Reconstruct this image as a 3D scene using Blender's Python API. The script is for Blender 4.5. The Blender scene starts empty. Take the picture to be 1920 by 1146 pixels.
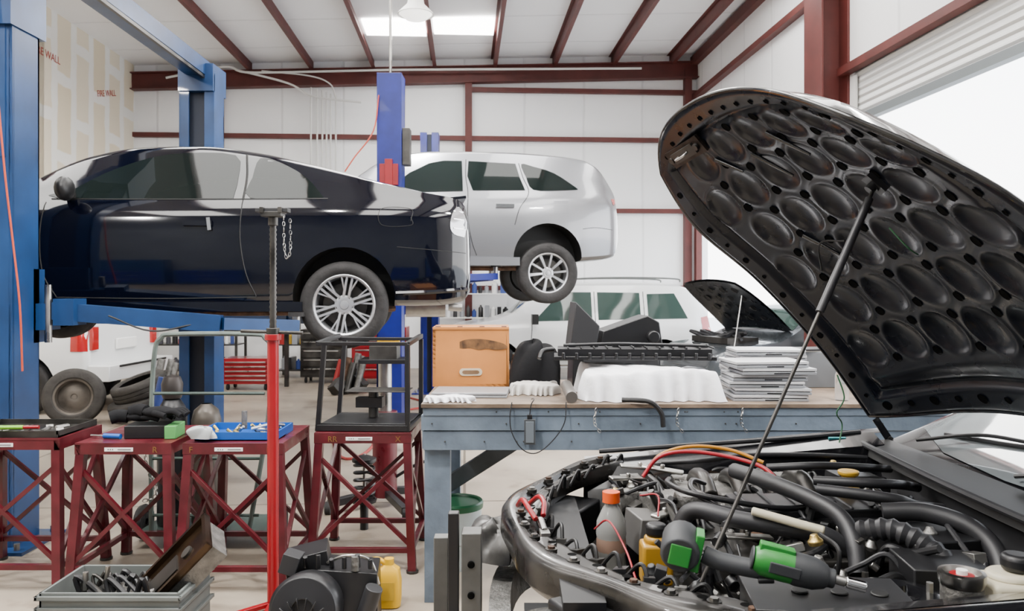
import bpy, bmesh, math, random
from mathutils import Vector, Matrix, Euler
random.seed(7)
V=Vector
PI=math.pi
# ------------------------------------------------------------------ materials
MATS={}
def mat(name,col,rough=.5,metal=0,var=.0,scale=6,bump=0,bscale=30,coat=0,emit=0,trans=0,alpha=1,ior=1.45,rvar=0,spec=.5):
    if name in MATS: return MATS[name]
    m=bpy.data.materials.new(name); m.use_nodes=True
    nt=m.node_tree; p=nt.nodes['Principled BSDF']
    c=(col[0],col[1],col[2],1)
    p.inputs['Base Color'].default_value=c
    p.inputs['Roughness'].default_value=rough
    p.inputs['Metallic'].default_value=metal
    p.inputs['Specular IOR Level'].default_value=spec
    p.inputs['Coat Weight'].default_value=coat
    p.inputs['Coat Roughness'].default_value=.03
    p.inputs['Transmission Weight'].default_value=trans
    p.inputs['IOR'].default_value=ior
    p.inputs['Alpha'].default_value=alpha
    if emit:
        p.inputs['Emission Color'].default_value=c
        p.inputs['Emission Strength'].default_value=emit
    tc=nt.nodes.new('ShaderNodeTexCoord')
    if var or rvar:
        n=nt.nodes.new('ShaderNodeTexNoise'); n.inputs['Scale'].default_value=scale; n.inputs['Detail'].default_value=6
        nt.links.new(tc.outputs['Object'],n.inputs['Vector'])
        if var:
            r=nt.nodes.new('ShaderNodeValToRGB')
            r.color_ramp.elements[0].position=.3; r.color_ramp.elements[1].position=.7
            r.color_ramp.elements[0].color=tuple(max(0,x*(1-var)) for x in col)+(1,)
            r.color_ramp.elements[1].color=tuple(min(1,x*(1+var)) for x in col)+(1,)
            nt.links.new(n.outputs['Fac'],r.inputs['Fac']); nt.links.new(r.outputs['Color'],p.inputs['Base Color'])
        if rvar:
            mr=nt.nodes.new('ShaderNodeMapRange'); mr.inputs['From Min'].default_value=.3; mr.inputs['From Max'].default_value=.7
            mr.inputs['To Min'].default_value=max(0.02,rough-rvar); mr.inputs['To Max'].default_value=min(1,rough+rvar)
            nt.links.new(n.outputs['Fac'],mr.inputs['Value']); nt.links.new(mr.outputs['Result'],p.inputs['Roughness'])
    if bump:
        n2=nt.nodes.new('ShaderNodeTexNoise'); n2.inputs['Scale'].default_value=bscale; n2.inputs['Detail'].default_value=4
        nt.links.new(tc.outputs['Object'],n2.inputs['Vector'])
        b=nt.nodes.new('ShaderNodeBump'); b.inputs['Strength'].default_value=bump; b.inputs['Distance'].default_value=.02
        nt.links.new(n2.outputs['Fac'],b.inputs['Height']); nt.links.new(b.outputs['Normal'],p.inputs['Normal'])
    MATS[name]=m; return m

BLACK=mat('black_plastic',(.007,.007,.008),.4,var=.3)
RUBBER=mat('tyre_rubber',(.014,.013,.013),.75,var=.35,scale=12,bump=.3)
HOSE=mat('hose_rubber',(.017,.017,.019),.46,var=.3)
STEEL=mat('steel',(.38,.37,.35),.35,1,var=.3,rvar=.12)
DSTEEL=mat('dark_steel',(.06,.057,.053),.42,.85,var=.5,rvar=.12)
ALLOY=mat('alloy_wheel_silver',(.46,.47,.49),.3,.75)
CAST=mat('cast_aluminium',(.18,.175,.165),.5,.8,var=.35,scale=25,bump=.3,bscale=80)
RUST=mat('rusty_steel',(.10,.055,.035),.65,.5,var=.6,scale=14)
REDST=mat('stand_red_paint',(.070,.0025,.007),.42,var=.35,scale=9,coat=.15,rvar=.15)
REDP=mat('bright_red_paint',(.24,.002,.007),.35,coat=.2,var=.15)
REDBEAM=mat('primer_red_steel',(.090,.017,.014),.55,var=.2,scale=3)
BLUE=mat('lift_blue_paint',(.006,.036,.120),.4,var=.25,scale=4,coat=.1)
BLUE2=mat('lift_royal_blue_paint',(.004,.011,.17),.4,var=.2,coat=.1)
BLUED=mat('dark_groove',(.01,.015,.03),.6)
NAVY=mat('black_blue_car_paint',(.0012,.0017,.005),.08,.0,coat=.45,spec=.45)
CARBLK=mat('black_car_paint',(.004,.004,.005),.22,.0,coat=.4,rvar=.08,scale=8)
HOODIN=mat('hood_inner_black_paint',(.004,.0055,.010),.30,.0,rvar=.07,scale=9,spec=.36,coat=.12)
SILVER=mat('silver_car_paint',(.21,.215,.23),.30,.6,coat=.7)
WHITECAR=mat('white_car_paint',(.72,.73,.73),.3,coat=.7)
GLASSD=mat('dark_car_glass',(.006,.009,.0085),.03,.0,spec=.30)
GLASSG=mat('green_tint_car_glass',(.035,.06,.052),.04,.0,spec=.6)
GLASSL=mat('windscreen_glass',(.17,.19,.20),.03,.1,coat=1)
TRIM=mat('black_trim',(.006,.006,.006),.5)
TAILR=mat('tail_light_red',(.36,.008,.008),.15,coat=1)
TAILW=mat('tail_light_clear',(.45,.45,.47),.12,.6,coat=1)
WHITEP=mat('white_plastic',(.78,.77,.74),.4)
CHROME=mat('chrome',(.75,.75,.76),.1,1)
WOOD=mat('box_wood',(.43,.165,.036),.55,var=.25,scale=3,coat=.1)
WOODD=mat('wood_smudge',(.14,.08,.04),.7,var=.5,scale=8)
BENCH=mat('bench_blue_grey_paint',(.115,.15,.195),.55,var=.3,scale=5,bump=.15)
BENCHTOP=mat('bench_top_worn',(.14,.10,.07),.6,var=.55,scale=4,bump=.2)
CLOTH=mat('white_cloth',(.80,.80,.83),.9,bump=.45,bscale=11)
BCLOTH=mat('black_cloth',(.008,.008,.009),.95,bump=.15,bscale=25,spec=.2)
GREEN=mat('tool_green',(.015,.17,.022),.4)
YELLOW=mat('yellow_plastic',(.60,.34,.006),.4)
AMBER=mat('amber_reservoir',(.34,.18,.015),.3)
ORANGE=mat('orange_plastic',(.70,.085,.008),.4)
BLUEPL=mat('blue_plastic',(.004,.07,.32),.4)
GREY=mat('grey_plastic',(.11,.12,.115),.55,var=.15)
LGREY=mat('laptop_silver',(.32,.33,.35),.35,.5)
TEAL=mat('teal_tape',(.02,.25,.28),.6)
CLEAR=mat('clear_plastic',(.9,.92,.93),.08,trans=.85,ior=1.2)
CREAM=mat('cream_plastic',(.46,.42,.31),.35)
CARD=mat('cardboard',(.30,.17,.085),.8,var=.15)
CORDO=mat('orange_cord',(.42,.045,.015),.5)
BRASS=mat('brass',(.5,.36,.12),.35,.9)
CONDUIT=mat('white_conduit',(.66,.66,.64),.5)
LABEL=mat('white_label',(.75,.75,.73),.6)
GREENP=mat('dark_green_tube',(.05,.075,.065),.45,.3,var=.3)
MATTE=mat('matte_dark_plastic',(.016,.016,.018),.6)

# ------------------------------------------------------------------ builder
def catmull(pts,k=6,closed=False):
    pts=[V(p) for p in pts]
    if len(pts)<3: return pts
    out=[]; n=len(pts)
    for i in range(n-1):
        p0=pts[i-1] if i>0 else pts[0]*2-pts[1]
        p1=pts[i];p2=pts[i+1]
        p3=pts[i+2] if i+2<n else pts[-1]*2-pts[-2]
        for j in range(k):
            t=j/k
            out.append(.5*((2*p1)+(p2-p0)*t+(2*p0-5*p1+4*p2-p3)*t*t+(3*p1-p0-3*p2+p3)*t**3))
    out.append(pts[-1]); return out
def axisM(p0,d):
    d=V(d).normalized(); q=d.to_track_quat('Z','Y')
    return Matrix.Translation(V(p0))@q.to_matrix().to_4x4()
class B:
    def __init__(s,name): s.n=name;s.v=[];s.f=[];s.m=[];s.s=[];s.mats=[];s.M=Matrix()
    def add(s,vs,fs,mt,sm=False):
        if mt not in s.mats: s.mats.append(mt)
        mi=s.mats.index(mt); o=len(s.v)
        s.v+= [s.M@V(p) for p in vs]
        for f in fs: s.f.append([i+o for i in f]); s.m.append(mi); s.s.append(sm)
    def box(s,c,sz,mt,rot=(0,0,0),tap=1):
        R=Euler(rot).to_matrix(); c=V(c); vs=[]
        for z in(-.5,.5):
            k=tap if z>0 else 1
            for x,y in((-.5,-.5),(.5,-.5),(.5,.5),(-.5,.5)):
                vs.append(c+R@V((x*sz[0]*k,y*sz[1]*k,z*sz[2])))
        s.add(vs,[(3,2,1,0),(4,5,6,7),(0,1,5,4),(1,2,6,5),(2,3,7,6),(3,0,4,7)],mt)
    def bb(s,x0,x1,y0,y1,z0,z1,mt): s.box(((x0+x1)/2,(y0+y1)/2,(z0+z1)/2),(x1-x0,y1-y0,z1-z0),mt)
    def beam(s,p0,p1,w,h,mt,up=(0,0,1)):
        p0=V(p0);p1=V(p1);d=(p1-p0).normalized();u=V(up)
        if abs(d.dot(u))>.99:u=V((0,1,0))
        a=d.cross(u).normalized();b=a.cross(d)
        vs=[]
        for p in(p0,p1):
            for i,j in((-.5,-.5),(.5,-.5),(.5,.5),(-.5,.5)): vs.append(p+a*w*i+b*h*j)
        s.add(vs,[(3,2,1,0),(4,5,6,7),(0,1,5,4),(1,2,6,5),(2,3,7,6),(3,0,4,7)],mt)
    def lathe(s,prof,o,d,mt,n=24,sm=True):
        M=axisM(o,d); vs=[];fs=[]
        for r,h in prof:
            for i in range(n):
                a=2*PI*i/n; vs.append(M@V((r*math.cos(a),r*math.sin(a),h)))
        for j in range(len(prof)-1):
            for i in range(n):
                k=(i+1)%n; fs.append((j*n+i,j*n+k,(j+1)*n+k,(j+1)*n+i))
        s.add(vs,fs,mt,sm)
    def cyl(s,p0,p1,r,mt,r1=None,n=16):
        p0=V(p0);p1=V(p1);L=(p1-p0).length;r1=r if r1 is None else r1
        s.lathe([(0.0001,0),(r,0),(r,0),(r1,L),(r1,L),(.0001,L)],p0,p1-p0,mt,n)
    def tube(s,pts,r,mt,n=8,k=6,rid=0,cat=True):
        P=catmull(pts,k) if cat else [V(p) for p in pts]
        if rid:
            Q=[]
            for i in range(len(P)-1):
                L=(P[i+1]-P[i]).length; m=max(1,int(L/rid))
                for j in range(m): Q.append(P[i].lerp(P[i+1],j/m))
            Q.append(P[-1]); P=Q
        vs=[];fs=[];prev=None
        for i,p in enumerate(P):
            t=(P[min(i+1,len(P)-1)]-P[max(i-1,0)]).normalized()
            if prev is None:
                a=t.orthogonal().normalized()
            else:
                a=(prev-t*prev.dot(t)); a=a.normalized() if a.length>1e-6 else t.orthogonal().normalized()
            prev=a;b=t.cross(a)
            rr=r*(1.12 if i%2 else .9) if rid else r
            for j in range(n):
                an=2*PI*j/n; vs.append(p+a*math.cos(an)*rr+b*math.sin(an)*rr)
        for i in range(len(P)-1):
            for j in range(n):
                k2=(j+1)%n; fs.append((i*n+j,i*n+k2,(i+1)*n+k2,(i+1)*n+j))
        fs.append(list(range(n))[::-1]); fs.append([(len(P)-1)*n+j for j in range(n)])
        s.add(vs,fs,mt,True)
    def sph(s,c,sc,mt,n=16,rot=(0,0,0)):
        R=Euler(rot).to_matrix(); vs=[];fs=[];m=n//2; c=V(c)
        if not hasattr(sc,'__len__'): sc=(sc,sc,sc)
        for j in range(m+1):
            th=PI*j/m
            for i in range(n):
                a=2*PI*i/n
                vs.append(c+R@V((sc[0]*math.sin(th)*math.cos(a),sc[1]*math.sin(th)*math.sin(a),sc[2]*math.cos(th))))
        for j in range(m):
            for i in range(n):
                k=(i+1)%n; fs.append((j*n+i,(j+1)*n+i,(j+1)*n+k,j*n+k))
        s.add(vs,fs,mt,True)
    def grid(s,rows,mt,sm=True):
        n=len(rows[0]);vs=[p for r in rows for p in r]
        fs=[(j*n+i,j*n+i+1,(j+1)*n+i+1,(j+1)*n+i) for j in range(len(rows)-1) for i in range(n-1)]
        s.add(vs,fs,mt,sm)
    def prism(s,poly,h,mt,M=None,sm=False):
        M=M or Matrix(); n=len(poly)
        vs=[M@V((p[0],p[1],0)) for p in poly]+[M@V((p[0],p[1],h)) for p in poly]
        fs=[list(range(n))[::-1],list(range(n,2*n))]+[(i,(i+1)%n,n+(i+1)%n,n+i) for i in range(n)]
        s.add(vs,fs,mt,sm)
    def done(s,bevel=0,parent=None,seg=2,recalc=True):
        me=bpy.data.meshes.new(s.n); me.from_pydata([tuple(p) for p in s.v],[],s.f)
        for m in s.mats: me.materials.append(m)
        me.polygons.foreach_set('material_index',s.m); me.polygons.foreach_set('use_smooth',[True]*len(s.f))
        bm=bmesh.new(); bm.from_mesh(me); bmesh.ops.remove_doubles(bm,verts=bm.verts,dist=.00005)
        if recalc: bmesh.ops.recalc_face_normals(bm,faces=bm.faces)
        bm.to_mesh(me); bm.free()
        me.set_sharp_from_angle(angle=math.radians(38))
        ob=bpy.data.objects.new(s.n,me); bpy.context.scene.collection.objects.link(ob)
        if bevel:
            md=ob.modifiers.new('bevel','BEVEL'); md.width=bevel; md.segments=seg; md.limit_method='ANGLE'; md.angle_limit=math.radians(40)
            md.harden_normals=False
        if parent: ob.parent=parent
        return ob
def empty(name,loc=(0,0,0),rz=0):
    e=bpy.data.objects.new(name,None); e.empty_display_size=.1; e.location=loc; e.rotation_euler=(0,0,rz)
    bpy.context.scene.collection.objects.link(e); return e
def text(name,body,size,loc,rot,mt,ext=.001,parent=None):
    cu=bpy.data.curves.new(name,'FONT'); cu.body=body; cu.size=size; cu.extrude=ext; cu.align_x='CENTER'; cu.materials.append(mt)
    o=bpy.data.objects.new(name,cu); o.location=loc; o.rotation_euler=rot
    bpy.context.scene.collection.objects.link(o)
    if parent: o.parent=parent
    return o
# ------------------------------------------------------------------ room shell (turned 3.4 deg to the view)
YAW=math.radians(3.4)
RM=Matrix.Rotation(YAW,4,'Z')
def RB(name):
    b=B(name); return b
def rdone(b,bevel=0):
    o=b.done(bevel); o.rotation_euler=(0,0,YAW); return o
def roofz(x): return 5.72+(x+6.43)*.036
def wallmat(name,col,axis,per,var=.04,bs=.35):
    m=bpy.data.materials.new(name); m.use_nodes=True; nt=m.node_tree; p=nt.nodes['Principled BSDF']
    tc=nt.nodes.new('ShaderNodeTexCoord'); sx=nt.nodes.new('ShaderNodeSeparateXYZ'); nt.links.new(tc.outputs['Object'],sx.inputs[0])
    mod=nt.nodes.new('ShaderNodeMath'); mod.operation='PINGPONG'; mod.inputs[1].default_value=per/2
    nt.links.new(sx.outputs[axis],mod.inputs[0])
    mr=nt.nodes.new('ShaderNodeMapRange'); mr.inputs['From Min'].default_value=0; mr.inputs['From Max'].default_value=.035
    nt.links.new(mod.outputs[0],mr.inputs['Value'])
    n=nt.nodes.new('ShaderNodeTexNoise'); n.inputs['Scale'].default_value=1.3; n.inputs['Detail'].default_value=5
    nt.links.new(tc.outputs['Object'],n.inputs['Vector'])
    mx=nt.nodes.new('ShaderNodeMixRGB'); mx.inputs[1].default_value=tuple(c*.86 for c in col)+(1,); mx.inputs[2].default_value=col+(1,)
    nt.links.new(mr.outputs[0],mx.inputs[0])
    r=nt.nodes.new('ShaderNodeMixRGB'); r.blend_type='MULTIPLY'; r.inputs[0].default_value=1
    cr=nt.nodes.new('ShaderNodeValToRGB'); cr.color_ramp.elements[0].color=(1-var*2,)*3+(1,); cr.color_ramp.elements[1].color=(1,1,1,1)
    nt.links.new(n.outputs['Fac'],cr.inputs[0]); nt.links.new(mx.outputs[0],r.inputs[1]); nt.links.new(cr.outputs[0],r.inputs[2])
    nt.links.new(r.outputs[0],p.inputs['Base Color']); p.inputs['Roughness'].default_value=.55
    ad=nt.nodes.new('ShaderNodeMath'); ad.operation='MULTIPLY_ADD'; ad.inputs[1].default_value=.5
    nt.links.new(n.outputs['Fac'],ad.inputs[0]); nt.links.new(mr.outputs[0],ad.inputs[2])
    b=nt.nodes.new('ShaderNodeBump'); b.inputs['Strength'].default_value=bs; b.inputs['Distance'].default_value=.04
    nt.links.new(ad.outputs[0],b.inputs['Height']); nt.links.new(b.outputs[0],p.inputs['Normal'])
    return m
WALLX=wallmat('wall_white_insulation_x',(.92,.93,.94),0,1.2)
WALLY=wallmat('wall_white_insulation_y',(.92,.93,.94),1,1.2)
CEIL=wallmat('ceiling_white_insulation',(.94,.94,.95),1,1.5,.03,.5)
CORR=wallmat('roller_door_slats',(.84,.85,.84),2,.09,.02,.9)
def drywall():
    m=bpy.data.materials.new('taped_drywall'); m.use_nodes=True; nt=m.node_tree; p=nt.nodes['Principled BSDF']
    tc=nt.nodes.new('ShaderNodeTexCoord'); sx=nt.nodes.new('ShaderNodeSeparateXYZ'); cx=nt.nodes.new('ShaderNodeCombineXYZ')
    nt.links.new(tc.outputs['Object'],sx.inputs[0]); nt.links.new(sx.outputs[2],cx.inputs[0]); nt.links.new(sx.outputs[1],cx.inputs[1])
    br=nt.nodes.new('ShaderNodeTexBrick'); br.inputs['Scale'].default_value=1; br.inputs['Brick Width'].default_value=1.25; br.inputs['Row Height'].default_value=.62
    br.inputs['Mortar Size'].default_value=.11; br.inputs['Mortar Smooth'].default_value=.25
    br.inputs['Color1'].default_value=(.78,.68,.50,1); br.inputs['Color2'].default_value=(.86,.80,.66,1); br.inputs['Mortar'].default_value=(.90,.89,.84,1)
    nz=nt.nodes.new('ShaderNodeTexNoise'); nz.inputs['Scale'].default_value=2.5; nz.inputs['Detail'].default_value=8
    nt.links.new(tc.outputs['Object'],nz.inputs['Vector'])
    ad=nt.nodes.new('ShaderNodeMixRGB'); ad.blend_type='ADD'; ad.inputs[0].default_value=.12
    nt.links.new(cx.outputs[0],ad.inputs[1]); nt.links.new(nz.outputs['Color'],ad.inputs[2]); nt.links.new(ad.outputs[0],br.inputs['Vector'])
    nt.links.new(br.outputs['Color'],p.inputs['Base Color']); p.inputs['Roughness'].default_value=.8
    return m
def concrete(name,c1,c2,rough):
    m=bpy.data.materials.new(name); m.use_nodes=True; nt=m.node_tree; p=nt.nodes['Principled BSDF']
    tc=nt.nodes.new('ShaderNodeTexCoord')
    n=nt.nodes.new('ShaderNodeTexNoise'); n.inputs['Scale'].default_value=.8; n.inputs['Detail'].default_value=10; n.inputs['Roughness'].default_value=.65
    nt.links.new(tc.outputs['Object'],n.inputs['Vector'])
    r=nt.nodes.new('ShaderNodeValToRGB'); e=r.color_ramp.elements; e[0].position=.33; e[0].color=c1+(1,); e[1].position=.62; e[1].color=c2+(1,)
    nt.links.new(n.outputs['Fac'],r.inputs[0])
    br=nt.nodes.new('ShaderNodeTexBrick'); br.offset=0; br.inputs['Scale'].default_value=1; br.inputs['Brick Width'].default_value=4; br.inputs['Row Height'].default_value=3
    br.inputs['Mortar Size'].default_value=.012; br.inputs['Color1'].default_value=(1,1,1,1); br.inputs['Color2'].default_value=(1,1,1,1); br.inputs['Mortar'].default_value=(.35,.33,.3,1)
    nt.links.new(tc.outputs['Object'],br.inputs['Vector'])
    mu=nt.nodes.new('ShaderNodeMixRGB'); mu.blend_type='MULTIPLY'; mu.inputs[0].default_value=1
    nt.links.new(r.outputs[0],mu.inputs[1]); nt.links.new(br.outputs['Color'],mu.inputs[2])
    n2=nt.nodes.new('ShaderNodeTexNoise'); n2.inputs['Scale'].default_value=3.2; n2.inputs['Detail'].default_value=8
    nt.links.new(tc.outputs['Object'],n2.inputs['Vector'])
    r2=nt.nodes.new('ShaderNodeValToRGB'); e=r2.color_ramp.elements; e[0].position=.30; e[0].color=(.55,.50,.44,1); e[1].position=.42; e[1].color=(1,1,1,1)
    nt.links.new(n2.outputs['Fac'],r2.inputs[0])
    m2=nt.nodes.new('ShaderNodeMixRGB'); m2.blend_type='MULTIPLY'; m2.inputs[0].default_value=.8
    nt.links.new(mu.outputs[0],m2.inputs[1]); nt.links.new(r2.outputs[0],m2.inputs[2])
    nt.links.new(m2.outputs[0],p.inputs['Base Color'])
    mr=nt.nodes.new('ShaderNodeMapRange'); mr.inputs['To Min'].default_value=rough-.12; mr.inputs['To Max'].default_value=rough+.15
    nt.links.new(n2.outputs['Fac'],mr.inputs['Value']); nt.links.new(mr.outputs[0],p.inputs['Roughness'])
    return m
XL,XR,YB=-6.43,4.70,16.0
XLL=-10.6; YJ=12.5; YF=-3.2
b=RB('floor'); b.bb(XLL-.2,XR+.2,YF,YB+.2,-.1,0,concrete('polished_concrete',(.205,.165,.128),(.36,.305,.24),.38)); rdone(b)
b=RB('ground_outside'); b.bb(-30,45,-25,45,-.16,-.105,mat('outside_pavement',(.55,.54,.52),.8,var=.1)); rdone(b)
b=RB('wall_back'); b.bb(XLL-.2,XR+.2,YB,YB+.15,0,6.6,WALLX); rdone(b)
b=RB('wall_front'); b.bb(XLL-.2,XR+.2,YF-.15,YF,0,6.6,mat('front_wall_grey',(.13,.14,.15),.7,var=.2,scale=2)); rdone(b)
DW=drywall()
b=RB('wall_left'); b.bb(XL-.15,XL,YJ,YB,0,6.5,DW); b.bb(XLL,XL,YJ,YJ+.15,0,6.5,DW); b.bb(XLL-.15,XLL,YF,YJ+.15,0,6.5,DW); rdone(b)
b=RB('wall_right')
b.bb(XR,XR+.15,YF,1.0,0,6.6,WALLY); b.bb(XR,XR+.15,1.0,9.4,4.3,6.6,WALLY); b.bb(XR,XR+.15,9.4,10.4,0,6.6,WALLY)
b.bb(XR,XR+.15,10.4,15.7,3.2,6.6,WALLY); b.bb(XR,XR+.15,15.7,YB,0,6.6,WALLY); rdone(b)
b=RB('ceiling')
vs=[]
for z in(0,.1):
    for x,y in((XLL-.2,YF),(XR+.2,YF),(XR+.2,YB+.2),(XLL-.2,YB+.2)): vs.append((x,y,roofz(x)+.22+z))
b.add(vs,[(0,3,2,1),(4,5,6,7),(0,1,5,4),(1,2,6,5),(2,3,7,6),(3,0,4,7)],CEIL); rdone(b)
b=RB('trim_ceiling_purlins')
for i in range(-5,8):
    x=-4.18+i*1.191
    z=roofz(x)+.22
    b.bb(x-.01,x+.01,YF,YB,z-.2,z,REDBEAM); b.bb(x-.01,x+.06,YF,YB,z-.215,z-.2,REDBEAM); b.bb(x-.06,x,YF,YB,z-.015,z,REDBEAM)
b.bb(XR-.12,XR,YF,YB,roofz(XR)-.02,roofz(XR)+.16,REDBEAM)
rdone(b)
b=RB('trim_back_wall_framing')
def raft(y):
    for dz,w,h in((-.16,.2,.02),(0,.02,.3),(.15,.2,.02)):
        b.beam((XL if y>YJ else XLL,y,roofz(XL if y>YJ else XLL)-.12+dz),(XR,y,roofz(XR)-.12+dz),w,h,REDBEAM)
raft(YB-.12)
def girt(z,x0=XL,x1=XR,z2=None):
    z2=z if z2 is None else z2
    b.beam((x0,YB-.05,z),(x1,YB-.05,z2),.1,.09,REDBEAM)
girt(4.58,-6.43,-5.1); girt(4.58,-4.7,4.7); girt(5.55,.1,4.7); girt(3.15,-4.7,4.7); girt(1.6,-4.7,4.7)
for x in(-4.78,.08,4.5): b.bb(x-.07,x+.07,YB-.16,YB,0,roofz(x)-.1,REDBEAM)
rdone(b)
b=RB('trim_right_wall_framing')
for z,y0,y1 in((4.25,0,9.6),(5.45,0,16)): b.bb(XR-.12,XR,y0,y1,z-.05,z+.05,REDBEAM)
b.bb(XR-.36,XR-.33,9.5,10.0,0,roofz(XR),REDBEAM); b.bb(XR-.03,XR,9.5,10.0,0,roofz(XR),REDBEAM); b.bb(XR-.33,XR-.03,9.72,9.76,0,roofz(XR),REDBEAM)
b.bb(XR-.1,XR+.02,10.3,10.42,0,3.25,REDBEAM); b.bb(XR-.1,XR+.02,15.65,15.8,0,3.25,REDBEAM)
rdone(b,.004)
b=RB('door_roller')
b.bb(XR+.02,XR+.05,1.0,9.4,3.66,4.29,CORR)
b.bb(XR-.02,XR+.08,1.0,9.4,3.58,3.67,mat('door_bottom_bar',(.16,.18,.19),.5,.3))
b.bb(XR-.03,XR-.005,9.3,9.42,0,4.15,CONDUIT)
rdone(b)
b=RB('skylight_and_fill_panels')
SKYFILL=mat('skylight_and_fill_glow',(1,.985,.95),.5,emit=15)
for k,y0,y1 in((2,13.5,14.3),(3,13.5,14.3),(2,7.4,11.6),(4,7.4,11.6),(0,7.4,11.6),(6,7.4,11.6),(1,2.0,6.6),(3,2.0,6.6),(5,2.0,6.6),(7,2.0,6.6),(-1,2.0,6.6),(-3,5,9.5),(0,-2.2,1.0),(3,-2.2,1.0),(6,-2.2,1.0)):  # first two are skylights; the others are unseen glowing panels added as fill light
    x0=-4.18+k*1.191+.07; x1=x0+1.191-.14
    if x1>XR: x1=XR-.15
    b.box(((x0+x1)/2,(y0+y1)/2,roofz(x0)+.20),(x1-x0,y1-y0,.02),SKYFILL)
rdone(b)

def bay_or_fill_lamp(x,y,z,power):
    b=B('high_bay_and_fill_lamp'); 
    b.lathe([(.03,.28),(.07,.27),(.09,.18),(.10,.12),(.20,.02),(.215,0),(.20,.0),(.185,.015)],(0,0,0),(0,0,1),WHITEP,32)
    b.lathe([(.19,.008),(.12,-.05),(.0001,-.07)],(0,0,0),(0,0,1),mat('lamp_diffuser',(1,.97,.9),.4,emit=2.5),32)
    b.cyl((0,0,.27),(0,0,roofz(x)+.19-z),.012,STEEL)
    o=b.done(); o.location=(x,y,z)
    li=bpy.data.lights.new('high_bay_and_fill_light','AREA'); li.shape='DISK'; li.size=.36; li.energy=power; li.color=(1,.98,.95)
    lo=bpy.data.objects.new('bulb',li); lo.location=(0,0,-.09); bpy.context.scene.collection.objects.link(lo); lo.parent=o
    return o
bay_or_fill_lamp(-1.12,9.3,4.78,260)
for x,y in((-5.6,3),(2.2,3.5),(-1.4,2.0),(-4.2,-1.5)): bay_or_fill_lamp(x,y,5.0,260)  # unseen lamps above and behind the camera, added to brighten the room
REDT=mat('red_stencil',(.45,.08,.06),.8)
def onwall(p): return RM@V(p)
text('fire_wall_lettering','FIRE WALL',.17,onwall((XL+.006,12.72,5.15)),(PI/2,0,PI/2+YAW),REDT)
text('fire_wall_lettering','FIRE WALL',.16,onwall((XL+.006,14.8,5.05)),(PI/2+.0,-.25,PI/2+YAW),REDT)
b=RB('conduit_bundle')
for i,x in enumerate((-2.98,-2.86,-2.76,-2.68,-2.6,-2.5)):
    b.tube([(x,YB-.26,5.5-.03*i),(x,YB-.26,2.6+.1*i)],.018,CONDUIT,n=6,cat=False)
for x,z in((-2.98,2.0),(-2.5,2.0)): b.bb(x-.1,x+.25,YB-.34,YB-.18,2.2,2.7,GREY)
b.tube([(-5.7,YB-.35,5.62),(-4.6,YB-.35,5.85),(-4.2,YB-.35,5.75),(-3,YB-.35,5.78),(-1.4,YB-.35,5.84),(1.2,YB-.35,5.9),(3.5,YB-.35,5.95)],.022,CONDUIT,n=6)
b.tube([(-4.4,YB-.35,5.8),(-3.4,YB-.35,5.55),(-2.9,YB-.35,5.3),(-2.0,YB-.35,5.2)],.02,CONDUIT,n=6)
b.tube([(-3.9,YB-.35,5.78),(-3.0,YB-.35,5.7),(-2.6,YB-.35,5.55),(-2.5,YB-.3,5.3)],.014,CONDUIT,n=6)
rdone(b)

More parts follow.
